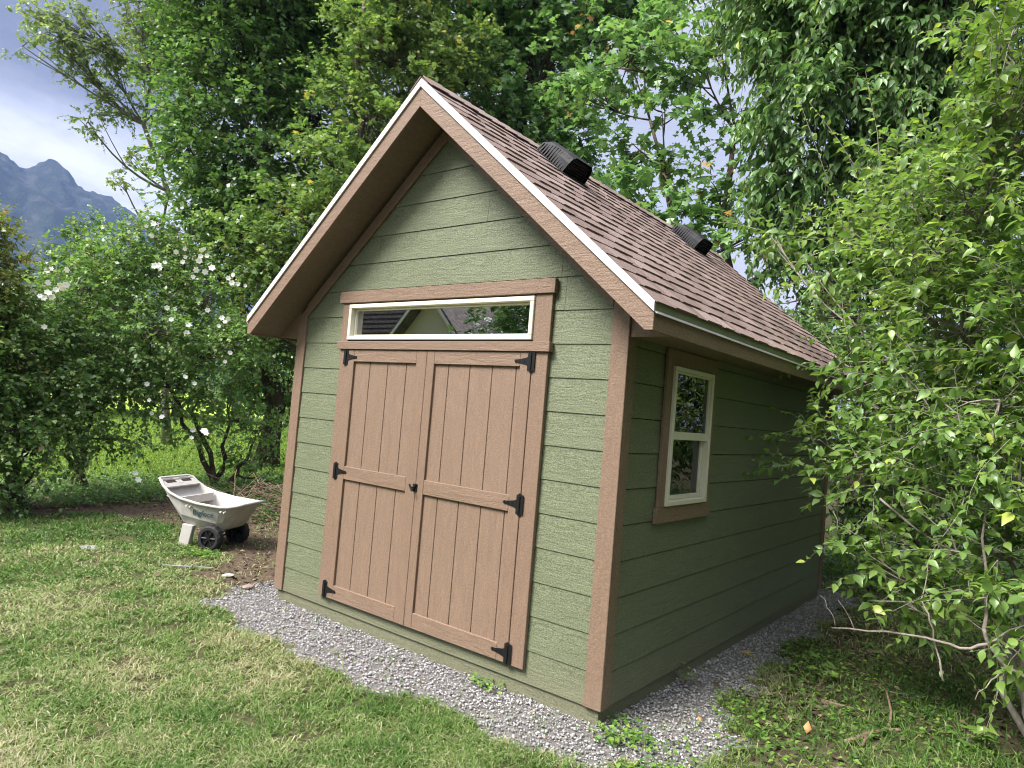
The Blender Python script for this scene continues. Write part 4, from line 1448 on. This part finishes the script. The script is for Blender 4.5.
tree('rusty_shrub', 'arching shrub with rust-tinged yellowish leaves at the far left edge', 'shrub', bq,
     [pb(-14, 245, 18, 10.5, .75), pb(5, 275, 16, 10.5, .7), pb(-40, 225, 24, 10.5, .8), pb(-45, 275, 36, 10.5, .7), pb(18, 300, 8, 10.4, .7), pb(-20, 222, 9, 10.5, .9), pb(-60, 330, 50, 10.5)],
     LM_RUST, M_BARK, .06, 'oval', dens=.9, per=6, nleaf=11, sl=.42, seed=44, twr=.004, clump_r=.2, stems=stem_set(bq, [(-20, 240, 10.5), (15, 270, 10.5), (-50, 220, 10.5)], .04))

# low dark undergrowth beneath the hedge
def under_xy(n, rg):
    a_ = rg.random(n)
    x = np.where(a_ < .6, rg.uniform(-6.9, -4.9, n), rg.uniform(-5.5, -2.9, n)); y = np.where(a_ < .6, rg.uniform(-2.6, 4.5, n), rg.uniform(1.6, 4.6, n))
    x = np.where(a_ > .93, rg.uniform(-2.6, -.3, n), x); y = np.where(a_ > .93, rg.uniform(1.5, 5, n), y)
    return x, y


rg = np.random.default_rng(55)
ux, uy = under_xy(5200, rg)
p0 = np.stack([ux, uy, gz(ux, uy)], 1); d0 = rg.normal(0, .6, (len(ux), 3)) + np.array([0, 0, .9])
(res, cur) = shoots(p0, d0, rg.uniform(.18, .5, len(ux)), 9, .06, .6, 'oval', .3, rg=rg)
V, F, A = cat_arrays([res]); tag(tri_mesh('hedge_undergrowth', V, F, A, LM_DARK), 'low dark undergrowth along the foot of the flowering hedge', 'plants', kind='stuff')
n = 11000
ux = rg.uniform(2.4, 10, n); uy = rg.uniform(3.6, 12, n)
kk_ = uy > 5.1 + .5 * rg.random(n) - np.clip(ux - 3.7, 0, 9) * .45
ux, uy = ux[kk_], uy[kk_]
p0 = np.stack([ux, uy, gz(ux, uy)], 1); d0 = rg.normal(0, .6, (len(ux), 3)) + np.array([0, 0, .9])
(res, cur) = shoots(p0, d0, rg.uniform(.2, .7, len(ux)), 10, .08, .6, 'oval', .3, rg=rg)
V, F, A = cat_arrays([res]); tag(tri_mesh('shade_undergrowth', V, F, A, LM_DARK), 'low dark undergrowth in the shade behind the bright shrub', 'plants', kind='stuff')

# --- big trees
T = tree
bA = base_of(265, 470, 16.5)
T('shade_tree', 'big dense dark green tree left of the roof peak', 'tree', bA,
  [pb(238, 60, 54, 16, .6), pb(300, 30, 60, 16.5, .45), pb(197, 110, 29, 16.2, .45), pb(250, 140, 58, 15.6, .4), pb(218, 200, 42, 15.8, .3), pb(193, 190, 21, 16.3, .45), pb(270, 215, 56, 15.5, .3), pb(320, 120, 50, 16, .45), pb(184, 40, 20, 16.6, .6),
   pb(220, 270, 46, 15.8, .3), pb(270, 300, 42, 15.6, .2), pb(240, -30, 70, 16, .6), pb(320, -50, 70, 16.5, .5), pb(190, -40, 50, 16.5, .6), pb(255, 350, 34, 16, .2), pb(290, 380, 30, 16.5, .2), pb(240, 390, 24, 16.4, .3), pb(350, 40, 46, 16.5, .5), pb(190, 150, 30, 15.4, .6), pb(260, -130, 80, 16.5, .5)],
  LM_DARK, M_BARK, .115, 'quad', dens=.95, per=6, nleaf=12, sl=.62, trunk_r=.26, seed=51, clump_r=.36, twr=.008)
bB = base_of(165, 470, 21)
T('cottonwood_tree', 'pale sparse cottonwood whose open limb reaches over the sky at top left', 'tree', bB,
  [pb(45, 18, 16, 19.5), pb(62, 38, 18, 19.5), pb(95, 42, 20, 19.7), pb(112, 62, 20, 20), pb(100, 90, 13, 19.8), pb(88, 122, 11, 19.6), pb(118, 106, 14, 20), pb(146, 66, 18, 20.3), pb(140, 24, 18, 20.3), pb(156, 110, 14, 20.5), pb(80, 10, 10, 19.6), pb(150, -20, 40, 20.5), pb(180, 60, 40, 21), pb(22, 46, 8, 19.3), pb(70, 60, 14, 19.6), pb(128, 160, 10, 20.6), pb(122, 180, 9, 20.6)],
  LM_COTTON, M_BARKG, .085, 'quad', dens=.8, per=5, nleaf=9, sl=.3, trunk_r=.12, seed=52, clump_r=.26, twr=.008, inner=.2)
bC = base_of(335, 470, 13)
T('box_elder_tree', 'lighter yellow-green tree filling the gap left of the roof slope', 'tree', bC,
  [pb(330, 165, 36, 12.4, .6), pb(300, 215, 30, 12.3, .6), pb(370, 120, 34, 12.6, .6), pb(395, 60, 40, 12.8, .65), pb(345, 80, 24, 12.8, .55), pb(275, 250, 26, 12.5, .5), pb(300, 270, 28, 12.4, .45), pb(255, 280, 22, 12.6, .4), pb(410, 15, 34, 13, .7), pb(425, 95, 30, 13, .6), pb(360, 20, 20, 13, .6), pb(400, -40, 50, 13, .7), pb(235, 240, 18, 12.7, .5), pb(330, 215, 26, 12.2, .5), pb(455, 60, 34, 13, .75), pb(270, 330, 24, 12.8, .3)],
  LM_LIGHT, M_BARK, .085, 'lobed', dens=.95, per=6, nleaf=10, sl=.48, trunk_r=.14, seed=53, clump_r=.27, twr=.005, aspect=.9)
bD = base_of(520, 430, 15)
T('maple_tree', 'dark green maple with some browned leaves behind the roof peak', 'tree', bD,
  [pb(500, 100, 46, 14.2, .3), pb(470, 20, 46, 14.4, .7), pb(550, 60, 46, 14.2, .4), pb(520, 10, 46, 14.6, .55), pb(568, 130, 32, 14, .4), pb(540, 140, 36, 13.8, .35), pb(590, 30, 44, 14.4, .5), pb(470, 130, 34, 13.8, .4), pb(510, 170, 34, 13.8, .3), pb(500, -50, 60, 14.5, .5), pb(580, -40, 60, 14.5, .5), pb(590, 200, 24, 13.8, .45), pb(570, 210, 30, 13.6, .3), pb(440, 60, 34, 14.6, .6), pb(420, 150, 36, 14.6, .5), pb(360, 200, 40, 15, .4), pb(640, 10, 30, 14.2, .5)],
  LM_MAPLE, M_BARK, .12, 'lobed', dens=.95, per=6, nleaf=10, sl=.6, trunk_r=.2, seed=54, clump_r=.34, twr=.007, aspect=.95)
bE = base_of(700, 420, 12)
T('silver_maple_tree', 'open light green maple with sky showing between its leaves behind the roof vents', 'tree', bE,
  [pb(630, 60, 28, 11.2, .75), pb(662, 112, 16, 11, .75), pb(640, 150, 22, 11.2, .6), pb(700, 60, 22, 11.6, .75), pb(625, 205, 24, 11, .55), pb(660, 215, 26, 10.8, .6), pb(700, 225, 24, 10.8, .5), pb(720, 195, 20, 11, .45), pb(665, 175, 14, 11.2, .6), pb(740, 240, 22, 10.8, .5), pb(720, 110, 8, 11.8, .6), pb(650, 20, 24, 11.8, .7), pb(715, 15, 26, 12, .6), pb(590, 100, 20, 11.3, .75), pb(780, 250, 24, 10.8, .4), pb(690, 270, 20, 10.8, .4), pb(745, 150, 18, 11.4, .4)],
  LM_MAPLE, M_BARK, .125, 'lobed', dens=.86, per=5, nleaf=9, sl=.5, trunk_r=.15, seed=55, clump_r=.3, twr=.008, aspect=.95, inner=.35, hang=.6,
  stems=[(bE, at(735, 130, 11.6), .15), (bE, at(650, 120, 11.3), .10)])
bF = base_of(850, 420, 11.5)
T('dark_leafed_tree', 'large dark tree with drooping leaves above the right end of the roof', 'tree', bF,
  [pb(800, 50, 44, 10.4, .5), pb(782, 110, 28, 10.2, .35), pb(850, 30, 50, 10.2, .35), pb(835, 110, 46, 10, .2), pb(798, 172, 28, 10.2, .3), pb(900, 80, 50, 10, .2), pb(772, 50, 18, 10.8, .5), pb(850, 180, 40, 10, .2), pb(920, 20, 50, 10.2, .4), pb(900, 150, 44, 10.4, .2), pb(960, 100, 50, 10.4, .25), pb(800, 220, 30, 10.4, .3), pb(748, 5, 20, 11, .6), pb(790, -50, 60, 10.4, .4), pb(890, -50, 70, 10.4, .4), pb(980, -30, 70, 10.4, .4), pb(850, 250, 44, 10.6, .2), pb(930, 220, 50, 10.8, .2), pb(1010, 180, 50, 10.8, .2), pb(770, 5, 30, 10.6, .6)],
  LM_DARK, M_BARK, .125, 'ovate', dens=.95, per=6, nleaf=10, sl=.5, trunk_r=.2, seed=56, clump_r=.28, twr=.006, aspect=.5, grav=.6, hang=1.0, up=-.2)
# dark undergrowth wall behind the shed's right end
bG = base_of(930, 480, 9.5)
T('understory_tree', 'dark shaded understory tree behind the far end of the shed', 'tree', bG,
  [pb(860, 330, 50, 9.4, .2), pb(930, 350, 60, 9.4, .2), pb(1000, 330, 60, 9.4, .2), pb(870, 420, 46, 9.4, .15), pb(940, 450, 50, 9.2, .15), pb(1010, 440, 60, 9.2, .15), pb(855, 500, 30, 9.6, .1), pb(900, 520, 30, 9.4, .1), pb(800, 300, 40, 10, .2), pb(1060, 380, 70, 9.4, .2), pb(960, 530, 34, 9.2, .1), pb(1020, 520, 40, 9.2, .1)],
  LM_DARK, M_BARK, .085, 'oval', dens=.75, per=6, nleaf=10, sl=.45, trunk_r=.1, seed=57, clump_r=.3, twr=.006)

# bright foreground shrub on the right
bS = base_of(1052, 690, 4.9)
bS2 = bS
# long arching shoots at the top and poking out at the left
rg = np.random.default_rng(61)
ls = []; cs = []
for (ax_, ay_, bx_, by_, d_, nl) in ((850, 250, 788, 65, 6.0, 26), (870, 190, 805, 95, 6.1, 20), (880, 200, 868, 60, 6.0, 22), (935, 200, 920, 90, 5.9, 20), (900, 260, 845, 150, 5.9, 20), (830, 420, 772, 437, 5.6, 18), (850, 380, 805, 300, 5.7, 16), (850, 350, 840, 290, 5.6, 14),
                                     (985, 190, 940, 100, 5.6, 20), (860, 520, 835, 545, 5.2, 12), (900, 300, 860, 230, 5.7, 20), (960, 260, 900, 200, 5.5, 20), (1010, 120, 975, 40, 5.5, 18), (860, 470, 805, 470, 5.3, 16), (900, 590, 870, 610, 5.0, 8), (960, 560, 955, 640, 4.9, 12), (1000, 560, 985, 650, 4.7, 10)):
    a0 = at(ax_, ay_, d_); b0 = at(bx_, by_, d_ + rg.uniform(-.2, .2))
    res, cur = shoots(a0[None], (b0 - a0 + np.array([0, 0, .08 * np.linalg.norm(b0 - a0)]))[None], np.array([np.linalg.norm(b0 - a0)]), nl, .085, .6, 'ovate', .08, vbase=np.array([.75]), rg=rg, wave=.02)
    ls.append(res); cs.append(twig_arrays(cur, .0045, .35))
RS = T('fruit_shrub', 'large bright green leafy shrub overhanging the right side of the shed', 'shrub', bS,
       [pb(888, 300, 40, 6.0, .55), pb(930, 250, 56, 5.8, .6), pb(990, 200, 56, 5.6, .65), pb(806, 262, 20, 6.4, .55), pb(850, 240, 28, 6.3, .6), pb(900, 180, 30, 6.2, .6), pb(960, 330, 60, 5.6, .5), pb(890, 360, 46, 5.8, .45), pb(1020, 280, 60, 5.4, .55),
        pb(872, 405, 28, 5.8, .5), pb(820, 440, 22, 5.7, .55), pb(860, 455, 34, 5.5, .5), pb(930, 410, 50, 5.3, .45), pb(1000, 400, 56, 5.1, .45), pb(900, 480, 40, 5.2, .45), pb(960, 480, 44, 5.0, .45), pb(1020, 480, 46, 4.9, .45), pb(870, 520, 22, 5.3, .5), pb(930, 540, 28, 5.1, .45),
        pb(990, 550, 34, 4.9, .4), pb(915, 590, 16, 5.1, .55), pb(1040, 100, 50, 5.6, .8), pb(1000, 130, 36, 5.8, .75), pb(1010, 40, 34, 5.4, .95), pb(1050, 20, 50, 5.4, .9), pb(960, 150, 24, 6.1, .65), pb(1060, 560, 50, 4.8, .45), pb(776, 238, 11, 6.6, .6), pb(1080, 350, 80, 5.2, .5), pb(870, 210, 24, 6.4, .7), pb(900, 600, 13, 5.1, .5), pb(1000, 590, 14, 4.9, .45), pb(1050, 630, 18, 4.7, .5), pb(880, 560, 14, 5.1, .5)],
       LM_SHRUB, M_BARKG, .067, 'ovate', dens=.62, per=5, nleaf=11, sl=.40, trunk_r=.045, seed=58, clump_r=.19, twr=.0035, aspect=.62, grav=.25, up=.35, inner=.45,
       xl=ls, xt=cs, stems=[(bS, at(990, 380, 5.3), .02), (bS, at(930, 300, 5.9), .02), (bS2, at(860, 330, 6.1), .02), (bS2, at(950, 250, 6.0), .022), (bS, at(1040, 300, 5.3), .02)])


# bare lower branches of that shrub
def bare(polys, name='bare_branch'):
    mb = MB()
    for pl, r in polys:
        pts = [Vector(at(px, py, d - .2)) for px, py, d in pl]
        fine = []
        for i in range(len(pts) - 1):
            for t in (0, .33, .66): fine.append(pts[i].lerp(pts[i + 1], t) + Vector([random.gauss(0, .005) for _ in range(3)]))
        fine.append(pts[-1])
        r = r * .85
        mb.tube(fine, [r * (1 - .6 * i / (len(fine) - 1)) for i in range(len(fine))], 7)
    return mb.build(name, M_TWIG, RS, smooth=True)


bare([([(1060, 690, 4.7), (1005, 668, 4.8), (988, 645, 4.8), (960, 648, 4.8), (925, 638, 4.9), (885, 632, 5.0), (832, 628, 5.1)], .014),
      ([(988, 645, 4.8), (985, 600, 4.9), (985, 540, 5.0), (990, 470, 5.1)], .014),
      ([(988, 645, 4.8), (1010, 630, 4.75), (1040, 622, 4.7)], .009),
      ([(835, 628, 5.1), (832, 612, 5.1), (820, 595, 5.15)], .004), ([(856, 630, 5.05), (838, 600, 5.1)], .004),
      ([(945, 682, 4.85), (935, 650, 4.9), (932, 620, 4.9), (920, 600, 5.0), (930, 560, 5.1), (945, 540, 5.2)], .007),
      ([(1005, 668, 4.8), (990, 680, 4.75), (975, 700, 4.7)], .006),
      ([(870, 600, 5.2), (900, 602, 5.1), (950, 600, 5.0), (985, 600, 4.9)], .006),
      ([(880, 500, 5.2), (910, 525, 5.1), (940, 545, 5.1), (985, 560, 5.0)], .009),
      ([(835, 512, 5.3), (838, 535, 5.3), (860, 528, 5.25), (880, 500, 5.2)], .004),
      ([(1024, 655, 4.75), (995, 640, 4.8), (960, 612, 4.9)], .005)])

# mid filler behind roof on the right and hedge gaps: far wood as one mass
rg = np.random.default_rng(71)
n = 5200
azd = rg.uniform(-56, 14, n); dist = rg.uniform(24, 34, n)
hgt = .3 + rg.random(n) ** .8 * (4.5 + 1.8 * np.sin(azd * .35) + rg.normal(0, .5, n))
x = CAM[0] + dist * np.sin(np.radians(azd)); y = CAM[1] + dist * np.cos(np.radians(azd))
P = np.stack([x, y, hgt], 1)
res, cur = shoots(P, rg.normal(0, .7, (n, 3)) + np.array([0, 0, .3]), rg.uniform(.8, 1.5, n), 12, .30, .7, 'quad', .3, rg=rg)
V, F, A = cat_arrays([res]); tag(tri_mesh('far_wood', V, F, A, LM_FAR), 'far band of dark woodland closing the view behind the garden', 'woodland', kind='stuff')
# far tree line under the mountain at the left: separate rounded trees beyond the bright lawn
far = [(-30, 330, 46, 34, .5), (40, 310, 34, 38, .9), (85, 262, 30, 40, .6), (120, 320, 40, 42, .6), (175, 330, 36, 40, .5), (15, 300, 26, 36, 1.0), (235, 360, 30, 38, .4), (300, 385, 34, 36, .3), (-80, 280, 60, 36, .6)]
desc = ['rounded green tree beyond the lawn at the far left edge', 'yellow-green tree beyond the lawn under the mountain', 'tall pale tree top beyond the hedge under the mountain ridge', 'green tree behind the middle of the flowering hedge', 'green tree behind the hedge left of the big shade tree',
        'small golden-green tree at the left edge under the mountain', 'dark tree at the end of the bright lawn beside the shade tree', 'dark tree glimpsed left of the shed wall under the eave', 'tall green tree just beyond the left border of the view']
for i, (px, py, r, d, v) in enumerate(far):
    b = at(px, 420, d); bb = (b[0], b[1], 0.0)
    bl = [pb(px, py, r, d, v), pb(px - r * .6, py + r * .7, r * .8, d, v), pb(px + r * .7, py + r * .6, r * .8, d, v), pb(px, py + r * 1.3, r * .9, d, v)]
    T('far_tree', desc[i], 'tree', bb, bl, LM_LIGHT if v > .7 else LM_FAR, M_BARK, .26, 'quad', dens=.7, per=4, nleaf=9, sl=.9, trunk_r=.2, seed=80 + i, clump_r=.75, twr=.012, group='trees beyond the bright lawn')

# ------------------------------------------------------------------ mountain
rg = np.random.default_rng(91)
na, nr = 420, 46
azs = np.linspace(-112, -40, na); rs_ = np.linspace(900, 1750, nr)
AZ, RR = np.meshgrid(azs, rs_, indexing='ij')
Xm = CAM[0] + RR * np.sin(np.radians(AZ)); Ym = CAM[1] + RR * np.cos(np.radians(AZ))
# ridge line profile in degrees of elevation against azimuth
ra = np.array([-112, -100, -90, -84, -79, -76.6, -75.6, -74.9, -74.3, -73.6, -73.0, -72.2, -71.2, -70.0, -68.8, -67.6, -64, -60, -52, -40])
re = np.array([10, 13, 15.5, 16.5, 16.2, 14.8, 14.2, 13.9, 13.8, 14.2, 14.6, 14.2, 13.2, 12.8, 12.7, 12.0, 9.5, 8, 6, 4])
el = np.interp(AZ, ra, re)
ridge = 1400 * np.tan(np.radians(el))
rel = (RR - 900) / 500.0
prof = np.where(rel < 1, np.clip(rel, 0, 1) ** 1.15, np.clip(1 - (rel - 1) * 1.1, 0, 1))
rid = np.abs(fbm(Xm, Ym, 1 / 130.) - .5) * 2
Hm = ridge * prof * (1 + (0.5 - rid) * .42 * np.sin(np.clip(rel, 0, 1) * math.pi)) + (fbm(Xm, Ym, 1 / 22.) - .5) * 30 * np.clip(prof * 2, 0, 1)
Vm = np.stack([Xm, Ym, Hm + .0], -1).reshape(-1, 3)
idx = np.arange(na * nr).reshape(na, nr)
a, b, c, d = idx[:-1, :-1].ravel(), idx[1:, :-1].ravel(), idx[1:, 1:].ravel(), idx[:-1, 1:].ravel()
Fm = np.concatenate([np.stack([a, c, b], 1), np.stack([a, d, c], 1)])
m, nt, out = mat('mountain forest and rock')
v = mapping(nt, (1, 1, 1))
n1 = noise(nt, v, .035, 8, .7); n2 = noise(nt, v, .3, 4, .7)
c = ramp(nt, n1, [(.38, (.012, .018, .014)), (.52, (.026, .032, .024)), (.68, (.075, .068, .062))])
bsdf(nt, out, c, .95, .05, bump(nt, n2, 1, 3))
mo = tri_mesh('mountain', Vm, Fm, np.zeros(len(Vm)), m)
tag(mo, 'hazy blue rocky mountain ridge beneath grey cloud', 'mountain', kind='structure')

# ------------------------------------------------------------------ neighbouring house behind the viewer (seen mirrored in the transom)
hx, hy = -11.55, -13.0
house = empty('neighbour_house', (hx, hy, 0))
tag(house, 'cream stucco gabled house reflected in the transom window glass', 'house')
M_STUC = simple('cream stucco', (.55, .47, .40), .9, .2, 60, .06, .3)
M_ROOF2 = simple('grey brown roof', (.16, .13, .12), .9, .2, 7, .45, .5)
ZA, PI2 = 5.55, 1.05
mb = MB()
mb.prism([(hx - 2.6, hy, 0), (hx + 2.6, hy, 0), (hx + 2.6, hy, ZA - 2.6 * PI2), (hx, hy, ZA), (hx - 2.6, hy, ZA - 2.6 * PI2)], (0, -6, 0))
mb.box(-27, hx - .5, -22, -14.2, 0, 3.0)
mb.build('wall', M_STUC, house)
mb = MB()
for sgn in (1, -1):
    mb.prism([(hx, hy + .45, ZA + .03), (hx + sgn * 3.0, hy + .45, ZA + .03 - 3.0 * PI2), (hx + sgn * 3.0, hy + .45, ZA + .22 - 3.0 * PI2), (hx, hy + .45, ZA + .22)], (0, -6, 0))
mb.build('roof', M_ROOF2, house)
mb = MB()
for k_ in range(22):
    y0_ = -13.7 - k_ * .20; z0_ = 2.9 + k_ * .23
    mb.box(-27.5, hx - .3, y0_ - .35, y0_, z0_, z0_ + .05, a=.5)
mb.prism([(-27.3, -13.75, 2.85), (-27.3, -18.2, 7.95), (-27.3, -22.5, 2.9)], (27.3 + hx - .5, 0, 0))
mb.build('roof', M_ROOF2, house)
mb = MB()
for sgn in (1, -1):
    mb.prism([(hx, hy + .455, ZA - .02), (hx + sgn * 3.0, hy + .455, ZA - .02 - 3.0 * PI2), (hx + sgn * 3.0, hy + .455, ZA + .12 - 3.0 * PI2), (hx, hy + .455, ZA + .12)], (0, .03, 0))
mb.build('rake_trim', M_METALW, house)
yt = [(3, -16, 2.6), (8, -14, 3.0), (-1.0, -15, 2.6), (-6.0, -11.6, 1.8), (-8.6, -17, 2.8), (9.6, -1.5, 2.4), (9.2, 3.0, 2.6), (9.6, 7.5, 2.6), (13, -7, 3.0)]  # last four stand out of view, added to darken the side wall
yl = ['leafy tree behind the viewer opposite the right door leaf', 'leafy tree behind the viewer opposite the side wall', 'leafy tree behind the viewer opposite the left door leaf', 'leafy tree standing closest to the gabled house', 'tree rising behind the gabled house roof',
      'unseen broad tree added right of the viewer to shade the side wall', 'broad tree added to shade the side wall, reflected in the side window beyond the bright shrub', 'unseen broad tree added at the back right of the garden to shade the side wall', 'unseen broad tree added for shade behind the viewer at the right corner']
for i, (x_, y_, r_) in enumerate(yt):
    ext = [(7.9, 1.0, 2.6, 1.1, .3), (7.9, 4.0, 2.8, 1.2, .3)] if i == 6 else []
    T('yard_tree', yl[i], 'tree', (x_, y_, 0),
      [(x_, y_, 4.2, r_, .3), (x_ + 1.2, y_, 2.6, r_ * .8, .3), (x_ - 1.0, y_ - 1.0, 5.6, r_ * .8, .3), (x_ - .6, y_ + 1.4, 2.8, r_ * .8, .3), (x_, y_ + .6, 7.4, r_ * .75, .3)] + ext, LM_DARK, M_BARK, .20, 'quad', dens=.6, per=4, nleaf=9, sl=.7, trunk_r=.18, seed=200 + i, clump_r=.5, group='trees on the house side of the garden')

# ------------------------------------------------------------------ haze
HAZE = True
if HAZE:
    mb = MB(); mb.box(-1850, 1850, -1850, 1850, -3.0, 620)
    m, nt, out = mat('haze air')
    pv = N(nt, 'ShaderNodeVolumePrincipled')
    pv.inputs['Color'].default_value = (.28, .40, .84, 1)
    pv.inputs['Density'].default_value = .00020
    pv.inputs['Anisotropy'].default_value = .2
    L(nt, pv.outputs[0], out.inputs['Volume'])
    hz = mb.build('haze', m)
    tag(hz, 'thin blue mountain haze filling the air', 'haze', kind='stuff')

# ------------------------------------------------------------------ sky and sun
w = bpy.data.worlds.new('World'); S.world = w; w.use_nodes = True
nt = w.node_tree; nt.nodes.clear()
out = nt.nodes.new('ShaderNodeOutputWorld')
SUN_EL, SUN_AZ = 50.0, 202.0      # azimuth clockwise from +y (towards the viewer's left shoulder)
sky = N(nt, 'ShaderNodeTexSky', sky_type='NISHITA', sun_disc=False)
sky.sun_elevation = rad(SUN_EL); sky.sun_rotation = rad(SUN_AZ)
tcw = N(nt, 'ShaderNodeTexCoord')
sep = N(nt, 'ShaderNodeSeparateXYZ'); L(nt, tcw.outputs['Generated'], sep.inputs[0])
mpw = N(nt, 'ShaderNodeMapping'); mpw.inputs['Scale'].default_value = (1, 1, 2.6); L(nt, tcw.outputs['Generated'], mpw.inputs['Vector'])
cn = noise(nt, mpw.outputs[0], 2.1, 7, .58, .35)
cn2 = noise(nt, mpw.outputs[0], 5.5, 5, .6, .2)
zz = math_n(nt, 'ADD', sep.outputs['Z'], math_n(nt, 'MULTIPLY', math_n(nt, 'SUBTRACT', cn, .5), .22))
elev = ramp(nt, zz, [(.0, (5.6, 5.6, 5.8)), (.22, (6.4, 6.3, 6.4)), (.28, (5.4, 5.3, 5.4)), (.34, (1.55, 1.45, 1.42)), (.48, (1.75, 1.65, 1.6)), (.62, (9, 9.3, 10)), (1.0, (22, 22, 23))])
# the darker cloud bank stands in the west; elsewhere the overcast is brighter
west = ramp(nt, sep.outputs['X'], [(.0, (0, 0, 0)), (.5, (0, 0, 0))])
dx = math_n(nt, 'MULTIPLY', sep.outputs['X'], -1.0)
bankr = ramp(nt, dx, [(.58, (0, 0, 0)), (.86, (1, 1, 1))])
overc = ramp(nt, math_n(nt, 'ADD', math_n(nt, 'MULTIPLY', cn, .6), math_n(nt, 'MULTIPLY', cn2, .4)), [(.3, (5.0, 5.2, 5.7)), (.7, (9.5, 9.6, 9.9))])
hi = ramp(nt, sep.outputs['Z'], [(.25, (1.5, 1.42, 1.36)), (.45, (1.3, 1.28, 1.25)), (.7, (2.2, 2.2, 2.2))])
overc = mixc(nt, 1.0, overc, hi, 'MULTIPLY')
vd = N(nt, 'ShaderNodeVectorMath', operation='DOT_PRODUCT'); L(nt, tcw.outputs['Generated'], vd.inputs[0])
vd.inputs[1].default_value = (math.sin(rad(SUN_AZ)) * math.cos(rad(SUN_EL)), math.cos(rad(SUN_AZ)) * math.cos(rad(SUN_EL)), math.sin(rad(SUN_EL)))
glow = ramp(nt, vd.outputs['Value'], [(.0, (.42, .42, .44)), (.45, (.62, .62, .63)), (.95, (1.5, 1.5, 1.48))])
overc = mixc(nt, 1.0, overc, glow, 'MULTIPLY')
tex = ramp(nt, cn2, [(.3, (.66, .66, .68)), (.7, (1.25, 1.25, 1.22))])
bank = mixc(nt, 1.0, elev, tex, 'MULTIPLY')
cloud = mixc(nt, bankr, overc, bank)
full = mixc(nt, .90, sky.outputs[0], cloud)
bg = N(nt, 'ShaderNodeBackground'); L(nt, full, bg.inputs[0]); bg.inputs[1].default_value = .07
L(nt, bg.outputs[0], out.inputs[0])

sl = bpy.data.lights.new('sun', 'SUN'); sl.energy = 4.2; sl.angle = rad(24); sl.color = (1, .96, .90)
so_ = bpy.data.objects.new('sun', sl); COL.objects.link(so_)
sd = Vector((math.sin(rad(SUN_AZ)) * math.cos(rad(SUN_EL)), math.cos(rad(SUN_AZ)) * math.cos(rad(SUN_EL)), math.sin(rad(SUN_EL))))
so_.rotation_euler = (-sd).to_track_quat('-Z', 'Y').to_euler()
so_.location = (0, 0, 30)

S.view_settings.view_transform = 'Standard'
S.view_settings.look = 'None'
S.view_settings.exposure = 1.3
S.view_settings.gamma = 1
S.cycles.use_denoising = True
S.cycles.denoising_prefilter = 'ACCURATE'
S.cycles.pixel_filter_type = 'BLACKMAN_HARRIS'
S.cycles.filter_width = 1.05
S.cycles.max_bounces = 7
S.cycles.diffuse_bounces = 3
S.cycles.glossy_bounces = 3
S.cycles.transmission_bounces = 4
S.cycles.transparent_max_bounces = 8
S.cycles.volume_bounces = 1
S.cycles.sample_clamp_indirect = 6
tot = sum(len(o.data.polygons) for o in S.objects if o.type == 'MESH')
print('total faces', tot)
